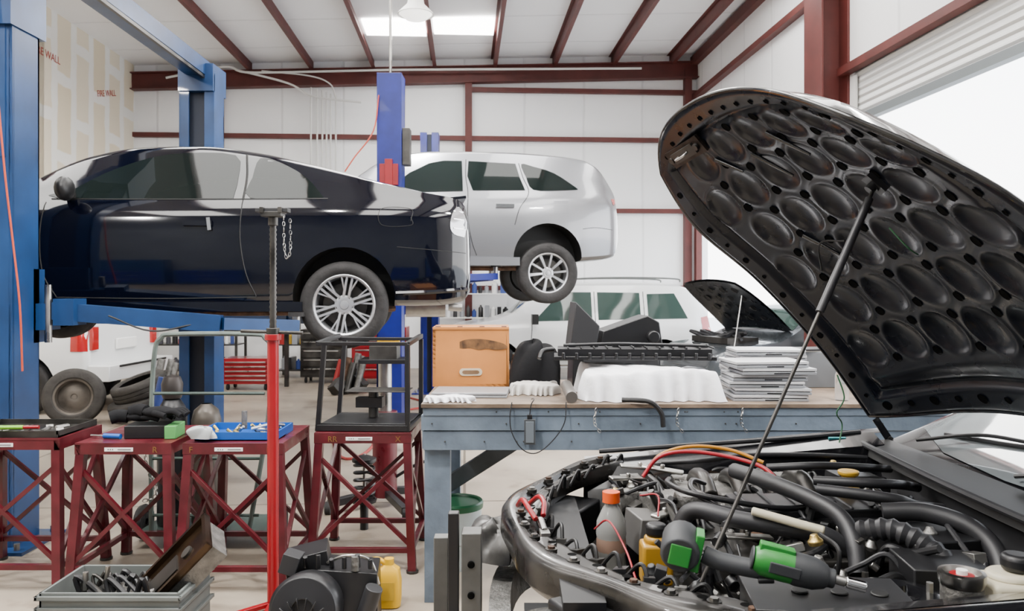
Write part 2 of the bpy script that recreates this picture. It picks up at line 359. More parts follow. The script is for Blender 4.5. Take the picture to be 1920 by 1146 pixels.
# ------------------------------------------------------------------ vehicles
def pchip(pts):
    xs=[p[0] for p in pts]; ys=[p[1] for p in pts]; n=len(xs)
    d=[(ys[i+1]-ys[i])/(xs[i+1]-xs[i]) for i in range(n-1)]
    m=[d[0]]+[0 if d[i-1]*d[i]<=0 else 2*d[i-1]*d[i]/(d[i-1]+d[i]) for i in range(1,n-1)]+[d[-1]]
    def f(x):
        if x<=xs[0]: return ys[0]
        if x>=xs[-1]: return ys[-1]
        i=0
        while x>xs[i+1]: i+=1
        h=xs[i+1]-xs[i]; t=(x-xs[i])/h
        return ys[i]*(1+2*t)*(1-t)**2+m[i]*h*t*(1-t)**2+ys[i+1]*t*t*(3-2*t)+m[i+1]*h*t*t*(t-1)
    return f
class Car:
    def __init__(s,L,top,belt,W,bot,tumble=.45):
        s.L=L; s.top=pchip(top); s.belt=pchip(belt); s.W=pchip(W); s.bot=pchip(bot); s.tb=tumble
    def sec(s,x):
        W=s.W(x); zb=s.bot(x); zt=s.top(x); be=min(s.belt(x),zt-.02); H=be-zb
        h=zt-be; w0=.925*W; wr=w0-s.tb*h*.82
        return [(0,zb),(.6*W,zb),(.88*W,zb+.01),(.965*W,zb+.05*min(1,H/.5)),(.995*W,zb+.25*H),(1.0*W,zb+.5*H),(.995*W,zb+.68*H),(.985*W,zb+.84*H),(.96*W,zb+.95*H),(w0,be),
                (w0-s.tb*h*.4,be+.42*h),(wr,be+.82*h),(wr*.95,be+.91*h),(wr*.84,be+.96*h),(wr*.5,be+.99*h),(0,zt)]
    def side(s,x,z):
        S=s.sec(x)[2:13]
        for i in range(len(S)-1):
            if S[i][1]<=z<=S[i+1][1]:
                t=(z-S[i][1])/max(1e-6,S[i+1][1]-S[i][1]); return S[i][0]*(1-t)+S[i+1][0]*t
        return S[-1][0] if z>S[-1][1] else S[0][0]
    def tz(s,x,y):
        S=s.sec(x)[9:]; y=abs(y)
        for i in range(len(S)-1):
            if S[i+1][0]<=y<=S[i][0]:
                t=(y-S[i+1][0])/max(1e-6,S[i][0]-S[i+1][0]); return S[i+1][1]*(1-t)+S[i][1]*t
        return S[0][1]
    def body(s,name,mt,arches,parent,n=110):
        xs=[s.L*.5*(1-math.cos(PI*i/n))*.5+s.L*i/n*.5 for i in range(n+1)]
        vs=[];fs=[];ns=None
        for x in xs:
            S=s.sec(x); ring=[(x,w,z) for w,z in S]+[(x,-w,z) for w,z in S[-2:0:-1]]
            ns=len(ring); vs+=ring
        for j in range(n):
            for i in range(ns):
                k=(i+1)%ns; fs.append((j*ns+i,j*ns+k,(j+1)*ns+k,(j+1)*ns+i))
        fs.append(list(range(ns))); fs.append([n*ns+i for i in range(ns)][::-1])
        b=B(name); b.add(vs,fs,mt,True); ob=b.done()
        if arches:
            c=B('arch_cutter')
            for ax,az,ar,depth in arches:
                for sg in(1,-1):
                    W=s.W(ax)
                    c.lathe([(.0001,0),(ar,0),(ar,depth+.3),(.0001,depth+.3)],(ax,sg*(W-depth),az),(0,sg,0),TRIM,40)
            co=c.done()
            ob.data.materials.append(TRIM)
            md=ob.modifiers.new('b','BOOLEAN'); md.object=co; md.operation='DIFFERENCE'; md.solver='EXACT'; md.material_mode='TRANSFER'
            dg=bpy.context.evaluated_depsgraph_get(); me=bpy.data.meshes.new_from_object(ob.evaluated_get(dg))
            ob.modifiers.clear(); ob.data=me; me.set_sharp_from_angle(angle=math.radians(35))
            bpy.data.objects.remove(co)
        ob.parent=parent; return ob
    def panel(s,b,poly,mt,mode='side',off=.004,sides=(1,-1),step=.08,smooth=0):
        if smooth: poly=[(p.x,p.y) for p in catmull([(q[0],q[1],0) for q in poly+[poly[0]]],smooth)][:-1]
        bm=bmesh.new(); bm.faces.new([bm.verts.new((p[0],p[1],0)) for p in poly])
        x0=min(p[0] for p in poly);x1=max(p[0] for p in poly);y0=min(p[1] for p in poly);y1=max(p[1] for p in poly)
        x=x0+step
        while x<x1-.01: bmesh.ops.bisect_plane(bm,geom=bm.verts[:]+bm.edges[:]+bm.faces[:],plane_co=(x,0,0),plane_no=(1,0,0)); x+=step
        y=y0+step
        while y<y1-.01: bmesh.ops.bisect_plane(bm,geom=bm.verts[:]+bm.edges[:]+bm.faces[:],plane_co=(0,y,0),plane_no=(0,1,0)); y+=step
        bm.verts.index_update()
        P=[(v.co.x,v.co.y) for v in bm.verts]; F=[[v.index for v in f.verts] for f in bm.faces]; bm.free()
        if mode=='side':
            for sg in sides: b.add([(x,sg*(s.side(x,z)+off),z) for x,z in P],F,mt,True)
        else: b.add([(x,y,s.tz(x,y)+off) for x,y in P],F,mt,True)
    def line(s,b,pts,mt,r=.004,sides=(1,-1),off=0):
        P=catmull([(x,z,0) for x,z in pts],8)
        for sg in sides: b.tube([(p.x,sg*(s.side(p.x,p.y)+off),p.y) for p in P],r,mt,n=5,cat=False)
def wheel(b,c,r,rim,w,sg,style,rot=0):
    c=V(c); ax=(0,sg,0); h=w/2
    b.lathe([(rim,-h*.9),(rim+.02,-h),(r-.035,-h),(r-.01,-h*.85),(r,-h*.6),(r,-h*.33),(r-.008,-h*.31),(r-.008,-h*.25),(r,-h*.23),(r,h*.23),(r-.008,h*.25),(r-.008,h*.31),(r,h*.33),(r,h*.6),(r-.01,h*.85),(r-.035,h),(rim+.03,h*1.02),(rim+.006,h*.9),(rim,h*.8)],c,ax,RUBBER,56)
    b.lathe([(rim+.004,h*.86),(rim-.004,h*.9),(rim-.016,h*.84),(rim-.022,h*.5),(rim-.03,-h*.7)],c,ax,ALLOY,48)
    b.lathe([(rim-.02,-h*.3),(.02,-h*.3)],c,ax,mat('wheel_inner_dark',(.02,.019,.018),.7,.3),32)
    b.lathe([(rim*.72,-h*.1),(rim*.72,-.02*h),(.05,-.02*h)],c,ax,DSTEEL,32)
    M=axisM(c,ax)
    def spoke(a,r0,r1,w0,w1,o0,o1,y0,y1,th=.02):
        d=lambda a,rr,o:V((math.cos(a)*rr-math.sin(a)*o,math.sin(a)*rr+math.cos(a)*o,0))
        vs=[]
        for rr,ww,oo,yy in((r0,w0,o0,y0),((r0+r1)/2,(w0+w1)/2,(o0+o1)/2,(y0+y1)/2+.008),(r1,w1,o1,y1)):
            for k,yz in((-.5,-th),(.5,-th),(.38,0),(-.38,0)):
                p=d(a,rr,oo+ww*k); p.z=yy+yz; vs.append(M@p)
        fs=[(0,1,2,3),(11,10,9,8)]
        for j in(0,4):
            fs+= [(j+i,j+(i+1)%4,j+4+(i+1)%4,j+4+i) for i in range(4)]
        b.add(vs,fs,ALLOY)
    hy=h*.62
    if style=='twin5':
        for i in range(6):
            a=rot+2*PI*i/6
            for k in(-1,1):
                spoke(a,.045,rim-.008,.022,.020,k*.018,k*.020,hy,h*.78)
                spoke(a+k*.06,rim*.48,rim-.008,.012,.016,k*.016,k*.050,hy+.002,h*.76)
    elif style=='ten':
        for i in range(10):
            spoke(rot+2*PI*i/10,.05,rim-.008,.026,.046 if i%2 else .03,0,0,hy,h*.78)
    else:
        for i in range(6): spoke(rot+2*PI*i/6,.04,rim-.008,.07,.05,0,0,hy,h*.7)
    nl=5
    b.lathe([(.075,hy-.03),(.07,hy),(.045,hy+.006),(.032,hy+.003),(.03,hy+.012),(.0001,hy+.014)],c,ax,ALLOY,24)
    for i in range(nl):
        a=rot+2*PI*(i+.5)/nl; p=M@V((math.cos(a)*.055,math.sin(a)*.055,hy-.004)); q=M@V((math.cos(a)*.055,math.sin(a)*.055,hy+.003))
        b.cyl(p,q,.009,DSTEEL,n=8)
def place(name,theta,anchor_local,target,z0):
    R=Matrix.Rotation(PI+theta,3,'Z'); o=R@V((anchor_local[0],anchor_local[1],0))
    return empty(name,(target[0]-o.x,target[1]-o.y,z0),PI+theta)

# ---- black coupe on lift
E=place('black_coupe',math.radians(7),(.93,.84),(-1.218,5.80),1.26)
C=Car(4.38,[(0,.78),(.03,.95),(.08,1.01),(.35,1.065),(.75,1.165),(1.2,1.285),(1.6,1.375),(2.0,1.42),(2.45,1.40),(2.75,1.33),(3.35,1.0),(3.7,.94),(4.1,.84),(4.3,.72),(4.38,.58)],
  [(0,.74),(.04,.90),(.12,.965),(.5,.99),(1.0,.99),(2.0,.97),(3.0,.95),(3.4,.93),(4.0,.80),(4.3,.66),(4.38,.5)],
  [(0,.64),(.04,.73),(.15,.80),(.4,.845),(.93,.865),(1.5,.85),(2.4,.85),(3.4,.86),(3.9,.82),(4.2,.70),(4.38,.50)],
  [(0,.30),(.06,.23),(.3,.20),(.6,.2),(1.3,.17),(3.0,.17),(3.9,.2),(4.2,.22),(4.38,.3)],.52)
C.body('body',NAVY,[(.93,.27,.365,.42),(3.50,.27,.365,.42)],E)
b=B('windows_and_trim')
C.panel(b,[(1.72,.985),(2.92,.975),(2.80,1.05),(2.62,1.17),(2.36,1.285),(2.1,1.335),(1.74,1.325),(1.70,1.15)],GLASSD,smooth=3)
C.panel(b,[(1.08,1.0),(1.60,.99),(1.60,1.15),(1.56,1.305),(1.42,1.275),(1.22,1.16)],GLASSD,smooth=3)
C.panel(b,[(.70,-.50),(.70,.50),(1.5,.44),(1.5,-.44)],GLASSD,'top',step=.1)
C.panel(b,[(2.72,-.50),(2.72,.50),(3.30,.66),(3.34,0),(3.30,-.66)],GLASSD,'top',step=.1)
C.line(b,[(1.65,.975),(1.66,.7),(1.62,.45),(1.55,.28)],TRIM)
C.line(b,[(2.98,.94),(3.0,.7),(2.98,.45),(2.9,.28)],TRIM)
C.line(b,[(1.55,.275),(2.2,.265),(2.9,.275)],TRIM)
C.line(b,[(1.66,1.33),(1.64,1.15),(1.65,.98)],TRIM,.008)
C.line(b,[(1.05,.992),(1.7,.98),(2.4,.97),(2.95,.965)],TRIM,.006)
C.line(b,[(.04,.60),(.3,.62),(.55,.64)],TRIM,.003)
C.line(b,[(.45,.83),(.45,.92),(.66,.92),(.66,.80),(.45,.80),(.45,.86)],TRIM,.0025)
for sg in(1,-1):
    w=C.side(1.95,.80)
    b.box((1.95,sg*(w+.012),.80),(.20,.03,.035),NAVY); b.box((1.87,sg*(w+.02),.795),(.025,.02,.09),CHROME,(0,.12,0))
    b.sph((2.80,sg*(C.W(2.8)+.09),1.02),(.06,.10,.085),BLACK,rot=(0,.0,0)); b.box((2.82,sg*(C.W(2.8)),.99),(.07,.12,.04),TRIM)
C.panel(b,[(.05,.72),(.13,.74),(.16,.80),(.14,.90),(.09,.95),(.03,.84)],TAILW,off=.006,step=.04,smooth=3)
for zz in(.78,.85,.91): C.line(b,[(.06,zz),(.135,zz+.005)],CHROME,.006,off=.006)
b.box((.09,0,1.03),(.12,1.25,.02),NAVY,(0,.12,0))
for sg in(1,-1): b.box((2.15,sg*.835,.205),(1.85,.04,.07),NAVY)
C.line(b,[(.03,.33),(.3,.31),(.56,.30)],NAVY,.016)
b.tube([(.15,-.45,.17),(.5,-.45,.17)],.09,STEEL,n=16,cat=False); b.cyl((.12,-.45,.17),(0,-.45,.16),.035,STEEL)
b.tube([(.6,-.4,.16),(1.2,-.1,.14),(2.6,0,.14)],.03,RUST); b.beam((.93,-.7,.22),(.93,.7,.22),.06,.05,DSTEEL); b.box((.93,0,.22),(.4,.35,.14),DSTEEL)
for sg in(1,-1):
    b.beam((.95,sg*.35,.2),(.93,sg*.72,.2),.08,.04,DSTEEL); b.tube([(1.0,sg*.6,.22),(1.0,sg*.56,.52)],.035,RUST,cat=False,rid=.03)
b.done(parent=E)
b=B('wheels')
for x in(.93,3.50):
    for sg in(1,-1): wheel(b,(x,sg*.755,.215),.318,.222,.205,sg,'twin5',.33)
b.done(parent=E)

# ---- silver crossover on lift
E=place('silver_crossover_suv',math.radians(8),(.95,.93),(.44,9.70),1.66)
C=Car(4.68,[(0,.80),(.03,1.05),(.12,1.25),(.30,1.50),(.45,1.575),(.9,1.63),(1.6,1.66),(2.3,1.65),(2.8,1.58),(3.5,1.14),(3.9,1.07),(4.3,.98),(4.6,.8),(4.68,.6)],
  [(0,.78),(.05,1.0),(.3,1.10),(.9,1.09),(2.0,1.05),(3.4,1.0),(4.2,.92),(4.6,.72),(4.68,.5)],
  [(0,.66),(.06,.76),(.2,.85),(.5,.92),(.95,.94),(2,.93),(3.6,.94),(4.1,.90),(4.5,.74),(4.68,.5)],
  [(0,.45),(.08,.32),(.35,.28),(1.4,.22),(3.2,.22),(4.3,.26),(4.68,.35)],.42)
C.body('body',SILVER,[(.95,.30,.425,.45),(3.70,.30,.425,.45)],E)
b=B('windows_and_trim')
C.panel(b,[(.56,1.15),(.60,1.19),(.85,1.36),(1.10,1.44),(1.25,1.47),(1.20,1.30),(1.12,1.14),(.8,1.135)],GLASSD,smooth=3)
C.panel(b,[(1.22,1.13),(1.86,1.12),(1.92,1.3),(1.90,1.50),(1.32,1.475),(1.28,1.3)],GLASSD)
C.panel(b,[(1.98,1.11),(2.95,1.07),(2.85,1.14),(2.62,1.33),(2.38,1.46),(2.20,1.50),(1.98,1.50)],GLASSD)
C.panel(b,[(2.82,-.52),(2.82,.52),(3.44,.72),(3.5,0),(3.44,-.72)],GLASSD,'top',step=.12)
C.panel(b,[(.10,-.5),(.10,.5),(.32,.45),(.32,-.45)],GLASSD,'top',step=.1)
C.line(b,[(1.93,1.52),(1.94,1.3),(1.92,1.1),(1.93,.8),(1.88,.5),(1.82,.33)],TRIM,.005)
C.line(b,[(1.28,1.48),(1.24,1.3),(1.18,1.1),(1.30,.9),(1.36,.7)],TRIM,.005)
C.line(b,[(2.98,1.04),(3.0,.8),(2.98,.5),(2.9,.33)],TRIM,.005)
C.line(b,[(.12,.66),(.35,.68),(.52,.66)],TRIM,.004)
for sg in(1,-1):
    for x in(1.48,2.25):
        w=C.side(x,.93); b.box((x,sg*(w+.02),.93),(.22,.03,.04),CHROME)
    b.box((2.85,sg*(1.02),1.12),(.12,.24,.15),SILVER)
    b.box((2.3,sg*.92,.26),(2.0,.05,.10),SILVER)
C.panel(b,[(.03,.95),(.10,.98),(.12,1.05),(.06,1.06)],TAILR,off=.006,step=.05)
C.panel(b,[(.70,1.0),(.88,1.0),(.88,.84),(.70,.84)],mat('fuel_flap',(.20,.205,.22),.3,.6,coat=.8),off=.003)
b.beam((.95,-.75,.2),(.95,.75,.2),.08,.08,DSTEEL); b.tube([(.3,-.5,.24),(.7,-.5,.24)],.09,STEEL,n=12,cat=False); b.tube([(.7,-.4,.22),(1.5,0,.2),(3.2,0,.2)],.035,RUST)
b.done(parent=E)
b=B('wheels')
for x in(.95,3.70):
    for sg in(1,-1): wheel(b,(x,sg*.825,.12),.372,.245,.235,sg,'ten',.1)
b.done(parent=E)

# ---- white suv on the floor at the back
E=place('white_suv',math.radians(4),(0,.88),(3.30,13.0),0)
C=Car(4.45,[(0,.75),(.03,1.0),(.10,1.25),(.35,1.60),(.55,1.67),(1.2,1.70),(2.2,1.69),(2.75,1.62),(3.35,1.17),(3.6,1.08),(4.1,1.0),(4.38,.88),(4.45,.7)],
  [(0,.72),(.05,.96),(.3,1.04),(2,1.02),(3.4,.99),(4.2,.93),(4.4,.8),(4.45,.6)],
  [(0,.78),(.06,.84),(.3,.88),(1,.89),(3.4,.89),(4.1,.86),(4.38,.76),(4.45,.66)],
  [(0,.45),(.1,.38),(.5,.32),(4,.32),(4.45,.42)],.32)
C.body('body',WHITECAR,[(.85,.36,.41,.4),(3.55,.36,.41,.4)],E)
b=B('windows_and_trim')
C.panel(b,[(.42,1.10),(1.08,1.09),(1.08,1.50),(.62,1.51)],GLASSG)
C.panel(b,[(1.20,1.09),(1.90,1.08),(1.90,1.53),(1.20,1.52)],GLASSG)
C.panel(b,[(2.0,1.08),(2.95,1.06),(2.60,1.42),(2.42,1.53),(2.0,1.53)],GLASSG)
C.panel(b,[(2.78,-.55),(2.78,.55),(3.30,.68),(3.34,0),(3.30,-.68)],GLASSG,'top',step=.12)
for x in(1.14,1.95,2.98): C.line(b,[(x,1.54 if x<2.5 else 1.05),(x,1.0),(x+.02,.7),(x,.42)],TRIM,.006)
for sg in(1,-1):
    b.tube([(.5,sg*.62,1.70),(.6,sg*.62,1.75),(1.4,sg*.62,1.77),(2.2,sg*.62,1.75),(2.35,sg*.62,1.69)],.014,GREY)
    b.box((2.95,sg*.98,1.10),(.10,.2,.16),TRIM); b.box((2.2,sg*.89,.5),(2.2,.03,.14),GREY)
    for x in(1.3,2.1): b.box((x,sg*(C.side(x,.95)+.02),.95),(.18,.03,.035),TRIM)
C.panel(b,[(.03,.85),(.20,.87),(.20,1.12),(.08,1.14)],TAILR,off=.008,step=.06)
C.panel(b,[(4.1,.75),(4.38,.74),(4.34,.88),(4.1,.92)],TAILW,off=.008,step=.06)
b.done(parent=E)
b=B('wheels')
for x in(.85,3.55):
    for sg in(1,-1): wheel(b,(x,sg*.78,.35),.35,.21,.22,sg,'six')
b.done(parent=E)

# ---- dark sedan with open hood nosing in through far bay
E=place('dark_sedan_open_hood',math.radians(22),(4.3,.80),(2.78,10.0),0)
C=Car(4.5,[(0,.70),(.06,1.0),(.9,1.08),(1.5,1.38),(2.2,1.43),(2.7,1.36),(3.3,1.02),(3.6,.9),(4.2,.84),(4.42,.74),(4.5,.55)],
  [(0,.66),(.1,.95),(3.3,.93),(4.2,.8),(4.42,.7),(4.5,.5)],
  [(0,.66),(.2,.84),(1,.87),(3.5,.86),(4.2,.8),(4.5,.58)],
  [(0,.35),(.3,.2),(4,.2),(4.5,.3)],.5)
C.body('body',mat('grey_car_paint',(.07,.08,.09),.25,.5,coat=.8),[(.95,.3,.36,.4),(3.6,.3,.36,.4)],E)
b=B('windows_hood_and_trim')
C.panel(b,[(.95,1.0),(2.95,.96),(2.5,1.25),(2.1,1.34),(1.5,1.33)],GLASSG)
C.panel(b,[(2.72,-.5),(2.72,.5),(3.26,.66),(3.26,-.66)],GLASSG,'top')
rows=[]
for i in range(13):
    s_=i/12; rows.append([(3.30+s_*.82,(j/12-.5)*2*(.70-.12*s_**4)*1.0,1.0+s_*.72-.08*s_*s_+ .05*(1-(j/6-1)**2)) for j in range(13)])
b.grid(rows,HOODIN); b.grid([[ (p[0]-.01,p[1],p[2]+.03) for p in r] for r in rows],CARBLK)
for s_,t_ in [(s,t) for s in(.25,.45,.65,.82) for t in(.2,.4,.6,.8)]:
    b.lathe([(.001,-.012),(.05,-.012),(.055,-.004)],(3.30+s_*.82+.012,(t_-.5)*1.3,1.0+s_*.72-.08*s_*s_+.02),(.7,0,-.7),BLACK,12)
b.cyl((4.15,.6,.82),(3.95,.5,1.50),.008,STEEL)
b.box((3.85,0,.9),(.5,.8,.08),DSTEEL)
for i in range(8): b.tube([(3.6+random.random()*.5,-.5+random.random(),.92),(3.6+random.random()*.5,-.5+random.random(),1.0),(3.6+random.random()*.5,-.5+random.random(),.92)],.02,HOSE)
C.panel(b,[(4.2,.62),(4.42,.6),(4.40,.72),(4.2,.76)],TAILW,off=.008)
b.done(parent=E)
b=B('wheels')
for x in(.95,3.60):
    for sg in(1,-1): wheel(b,(x,sg*.76,.32),.32,.21,.2,sg,'six')
b.done(parent=E)

# ---- white wagon, rear corner at left
th=math.radians(-3)
E=place('white_wagon',th,(0,.85),(-5.30,10.0),0)
C=Car(4.4,[(0,.95),(.03,1.2),(.15,1.5),(.4,1.72),(1.2,1.76),(2.3,1.74),(2.8,1.66),(3.35,1.2),(3.6,1.1),(4.2,1.0),(4.4,.75)],
  [(0,.9),(.05,1.12),(3.4,1.08),(4.2,.93),(4.4,.7)],[(0,.80),(.06,.85),(.3,.87),(3.6,.87),(4.4,.68)],[(0,.42),(.1,.36),(4,.32),(4.4,.42)],.3)
C.body('body',WHITECAR,[(.85,.36,.42,.4),(3.45,.36,.42,.4)],E)
b=B('windows_and_trim')
C.panel(b,[(.4,1.17),(2.9,1.12),(2.5,1.5),(.6,1.55)],GLASSD)
C.panel(b,[(.02,.80),(.22,.80),(.22,1.10),(.03,1.08)],TAILR,off=.012,step=.06)
b.box((-.12,0,.52),(.28,1.66,.20),WHITECAR); b.box((-.27,0,.60),(.03,1.2,.03),TRIM); b.box((-.02,0,.86),(.03,.5,.14),LABEL)
for sg in(1,-1): b.box((-.01,sg*.74,.96),(.05,.14,.30),TAILR)
b.done(.01,parent=E)
b=B('wheels')
for x in(.85,3.45):
    for sg in(1,-1): wheel(b,(x,sg*.76,.35),.35,.21,.22,sg,'six')
b.done(parent=E)

# ------------------------------------------------------------------ lifts
def column(b,x,y,top,m,face,w=.36,d=.28):
    yb=-face*d/2
    b.bb(x-w/2,x+w/2,y+min(yb,yb+face*.02),y+max(yb,yb+face*.02),0,top,m)
    for sx in(-1,1):
        x0=x+sx*w/2; b.bb(min(x0,x0-sx*.02),max(x0,x0-sx*.02),y-d/2,y+d/2,0,top,m)
        x1=x0-sx*.10; b.bb(min(x0,x1),max(x0,x1),y+face*(d/2-.01)-.01,y+face*(d/2-.01)+.01,0,top,m)
    b.bb(x-w/2+.03,x+w/2-.03,y-.08,y+.08,.02,top-.02,BLUED)
    b.bb(x-w/2-.12,x+w/2+.12,y-d/2-.1,y+d/2+.1,0,.02,m)
    for sx in(-1,1):
        for sy in(-1,1): b.cyl((x+sx*(w/2+.06),y+sy*(d/2+.05),.02),(x+sx*(w/2+.06),y+sy*(d/2+.05),.06),.018,STEEL,n=6)
def arm(b,p0,p1,p2,m,zt=None):
    b.beam(p0,p1,.12,.11,m); b.beam(p1,p2,.09,.08,m)
    b.cyl((p2[0],p2[1],p2[2]-.03),(p2[0],p2[1],zt-.02),.03,STEEL); b.cyl((p2[0],p2[1],zt-.03),(p2[0],p2[1],zt),.06,RUBBER)
b=B('two_post_lift')
cx=-3.23
column(b,cx,5.0,3.85,BLUE,1,.38,.28)
column(b,-3.24,8.35,3.80,BLUE,-1)
b.bb(cx-.15,cx+.15,4.855,4.865,2.4,3.7,BLUE); b.bb(cx-.2,cx+.2,4.83,5.2,3.2,3.95,BLUE)
b.beam((cx,4.95,3.93),(-3.24,8.4,3.86),.20,.16,BLUE); b.beam((cx+.09,4.95,3.83),(-3.16,8.3,3.76),.03,.03,DSTEEL)
b.bb(-3.42,-3.06,8.18,8.55,3.62,3.90,BLUE)
b.bb(cx-.17,cx+.19,5.08,5.20,1.25,1.72,BLUE); b.bb(cx-.2,cx+.27,5.10,5.24,1.33,1.50,BLUE)
b.bb(cx-.17,cx+.19,8.15,8.27,1.12,1.62,BLUE); b.bb(cx-.2,cx+.27,8.09,8.25,1.18,1.36,BLUE)
arm(b,(-3.0,5.17,1.455),(-1.95,5.36,1.36),(-1.55,5.75,1.33),BLUE,1.425)
arm(b,(-3.15,5.2,1.34),(-3.5,5.55,1.32),(-3.7,5.9,1.32),BLUE,1.425)
arm(b,(-3.0,8.15,1.30),(-2.1,7.6,1.30),(-1.6,7.2,1.32),BLUE,1.425)
arm(b,(-3.3,8.15,1.30),(-3.6,7.6,1.30),(-3.8,7.1,1.32),BLUE,1.425)
b.cyl((-2.97,5.12,1.25),(-2.97,5.12,1.62),.022,STEEL); b.bb(-2.93,-2.80,5.10,5.26,1.36,1.53,BLUE)
b.tube([(-2.6,5.15,1.42),(-2.35,5.2,1.32),(-2.1,5.28,1.36)],.006,BLACK)
o=b.done(.004)
b=B('orange_extension_cord'); b.tube([(-3.16,4.80,3.6),(-3.10,4.80,2.9),(-3.04,4.79,2.3),(-3.0,4.80,1.9),(-2.95,4.79,1.5),(-2.94,4.80,1.1)],.006,CORDO); b.done()
b=B('two_post_lift')
column(b,-1.34,8.85,3.95,BLUE2,1,.27,.26)
b.bb(-1.50,-1.18,8.98,9.06,1.3,2.0,BLUE2)
b.bb(-1.44,-1.24,8.68,8.73,2.72,2.95,REDP); b.bb(-1.38,-1.30,8.66,8.72,2.55,3.0,REDP)
column(b,-1.25,12.2,3.95,BLUE2,-1,.27,.26)
arm(b,(-1.2,9.05,1.72),(-.6,9.3,1.72),(-.2,9.75,1.74),BLUE2,1.885)
arm(b,(-1.4,9.05,1.72),(-1.9,9.3,1.72),(-2.3,9.6,1.74),BLUE2,1.885)
arm(b,(-1.1,12.0,1.72),(-.6,11.7,1.72),(-.3,11.3,1.74),BLUE2,1.885)
arm(b,(-1.4,12.0,1.72),(-1.9,11.7,1.72),(-2.3,11.2,1.74),BLUE2,1.885)
b.bb(-1.20,-1.12,8.74,8.9,2.95,3.35,DSTEEL); b.bb(-1.46,-1.22,8.64,8.72,.86,1.04,YELLOW)
b.cyl((-1.33,8.75,3.9),(-1.33,8.75,5.85),.016,STEEL)
b.tube([(-1.45,8.7,3.7),(-1.5,8.65,3.3),(-1.7,8.6,3.0),(-1.8,8.6,2.85)],.008,CORDO)
b.done(.004)

# ------------------------------------------------------------------ red stands
def stand(name,x0,x1,y0,y1,zt,lab=None):
    b=B(name); sp=.03
    b.bb(x0,x1,y0,y1,zt-.012,zt,REDST)
    for a in((x0,x1,y0,y0+.03),(x0,x1,y1-.03,y1)): b.bb(*a,zt-.06,zt-.01,REDST)
    for a in((x0,x0+.03),(x1-.03,x1)): b.bb(*a,y0,y1,zt-.06,zt-.01,REDST)
    top=[(x0+.025,y0+.025),(x1-.025,y0+.025),(x1-.025,y1-.025),(x0+.025,y1-.025)]
    bot=[(x0-sp+.02,y0-sp),(x1+sp-.02,y0-sp),(x1+sp-.02,y1+sp),(x0-sp+.02,y1+sp)]
    P=lambda i,t:V((top[i][0]*(1-t)+bot[i][0]*t,top[i][1]*(1-t)+bot[i][1]*t,(zt-.05)*(1-t)))
    for i in range(4):
        b.beam(P(i,0),P(i,1),.045,.045,REDST,up=(0,1,0)); b.cyl((bot[i][0],bot[i][1],0),(bot[i][0],bot[i][1],.015),.035,DSTEEL,n=10)
        k=(i+1)%4
        b.beam(P(i,.83),P(k,.83),.028,.028,REDST)
        b.beam(P(i,.12),P(k,.80),.022,.022,REDST); b.beam(P(k,.12),P(i,.80),.022,.022,REDST)
    xm=(x0+x1)/2
    b.box((xm-.02,y0-.003,zt-.033),(.15,.003,.02),LABEL)
    for k in range(3): b.box((xm-.075+k*.012,y0-.005,zt-.033),(.005,.002,.006),BLACK)
    b.box((xm+.01,y0-.005,zt-.033),(.07,.002,.006),mat('label_print',(.15,.15,.15),.6))
    o=b.done(.002)
    if lab:
        for s_,dx in lab: text('painted_mark',s_,.045,(xm+dx,y0-.003,zt-.05),(PI/2,0,0),mat('yellow_marker',(.16,.075,.015),.7),.0005,parent=o)
    return o
stand('red_steel_stand',-3.00,-2.40,4.24,4.68,.80)
stand('red_steel_stand',-2.31,-1.80,4.22,4.78,.78,[('R',.17)])
stand('red_steel_stand',-1.74,-1.21,4.22,4.78,.78,[('F',-.22),('LF',.2)])
stand('red_steel_stand',-1.12,-.57,4.52,5.05,.78,[('RR',-.17),('X',.2)])

b=B('under_hoist_stand')
x,y=-1.19,3.98
b.cyl((x,y,.0),(x,y,1.36),.028,REDP,n=20); b.cyl((x,y,1.34),(x,y,1.37),.04,REDP,n=20)
b.tube([(x,y,1.3),(x,y,1.95)],.0165,DSTEEL,n=12,cat=False,rid=.012)
b.box((x,y,1.965),(.10,.08,.025),DSTEEL); b.box((x-.045,y,1.985),(.02,.09,.03),DSTEEL); b.box((x+.045,y,1.985),(.02,.09,.03),DSTEEL)
b.box((x,y,1.985),(.16,.06,.02),MATTE)
b.cyl((x,y,1.91),(x,y,1.955),.024,DSTEEL)
b.cyl((x-.16,y,1.385),(x+.15,y,1.375),.009,DSTEEL,n=8); b.cyl((x,y,1.36),(x,y,1.40),.033,DSTEEL,n=12)
for a in(3.7,5.7,4.7): b.beam((x,y,.03),(x+.2*math.cos(a),y+.2*math.sin(a),.012),.03,.02,REDP)
b.done(.002)
def chain(name,pts,r=.006):
    b=B(name); P=catmull(pts,12); last=P[0];k=0
    for p in P:
        if (p-last).length>r*2.6:
            d=(p-last).normalized(); M=axisM((p+last)/2,d)
            a=[]
            for i in range(9):
                t=2*PI*i/8; q=V((math.cos(t)*r,0,math.sin(t)*r*1.9)) if k%2 else V((0,math.cos(t)*r,math.sin(t)*r*1.9))
                a.append(M@q)
            b.tube(a,r*.3,STEEL,n=5,cat=False); last=p;k+=1
    return b.done()
chain('hanging_chain',[(-1.135,3.97,1.96),(-1.125,3.95,1.80),(-1.11,3.95,1.74),(-1.095,3.95,1.80),(-1.10,3.96,1.96)])

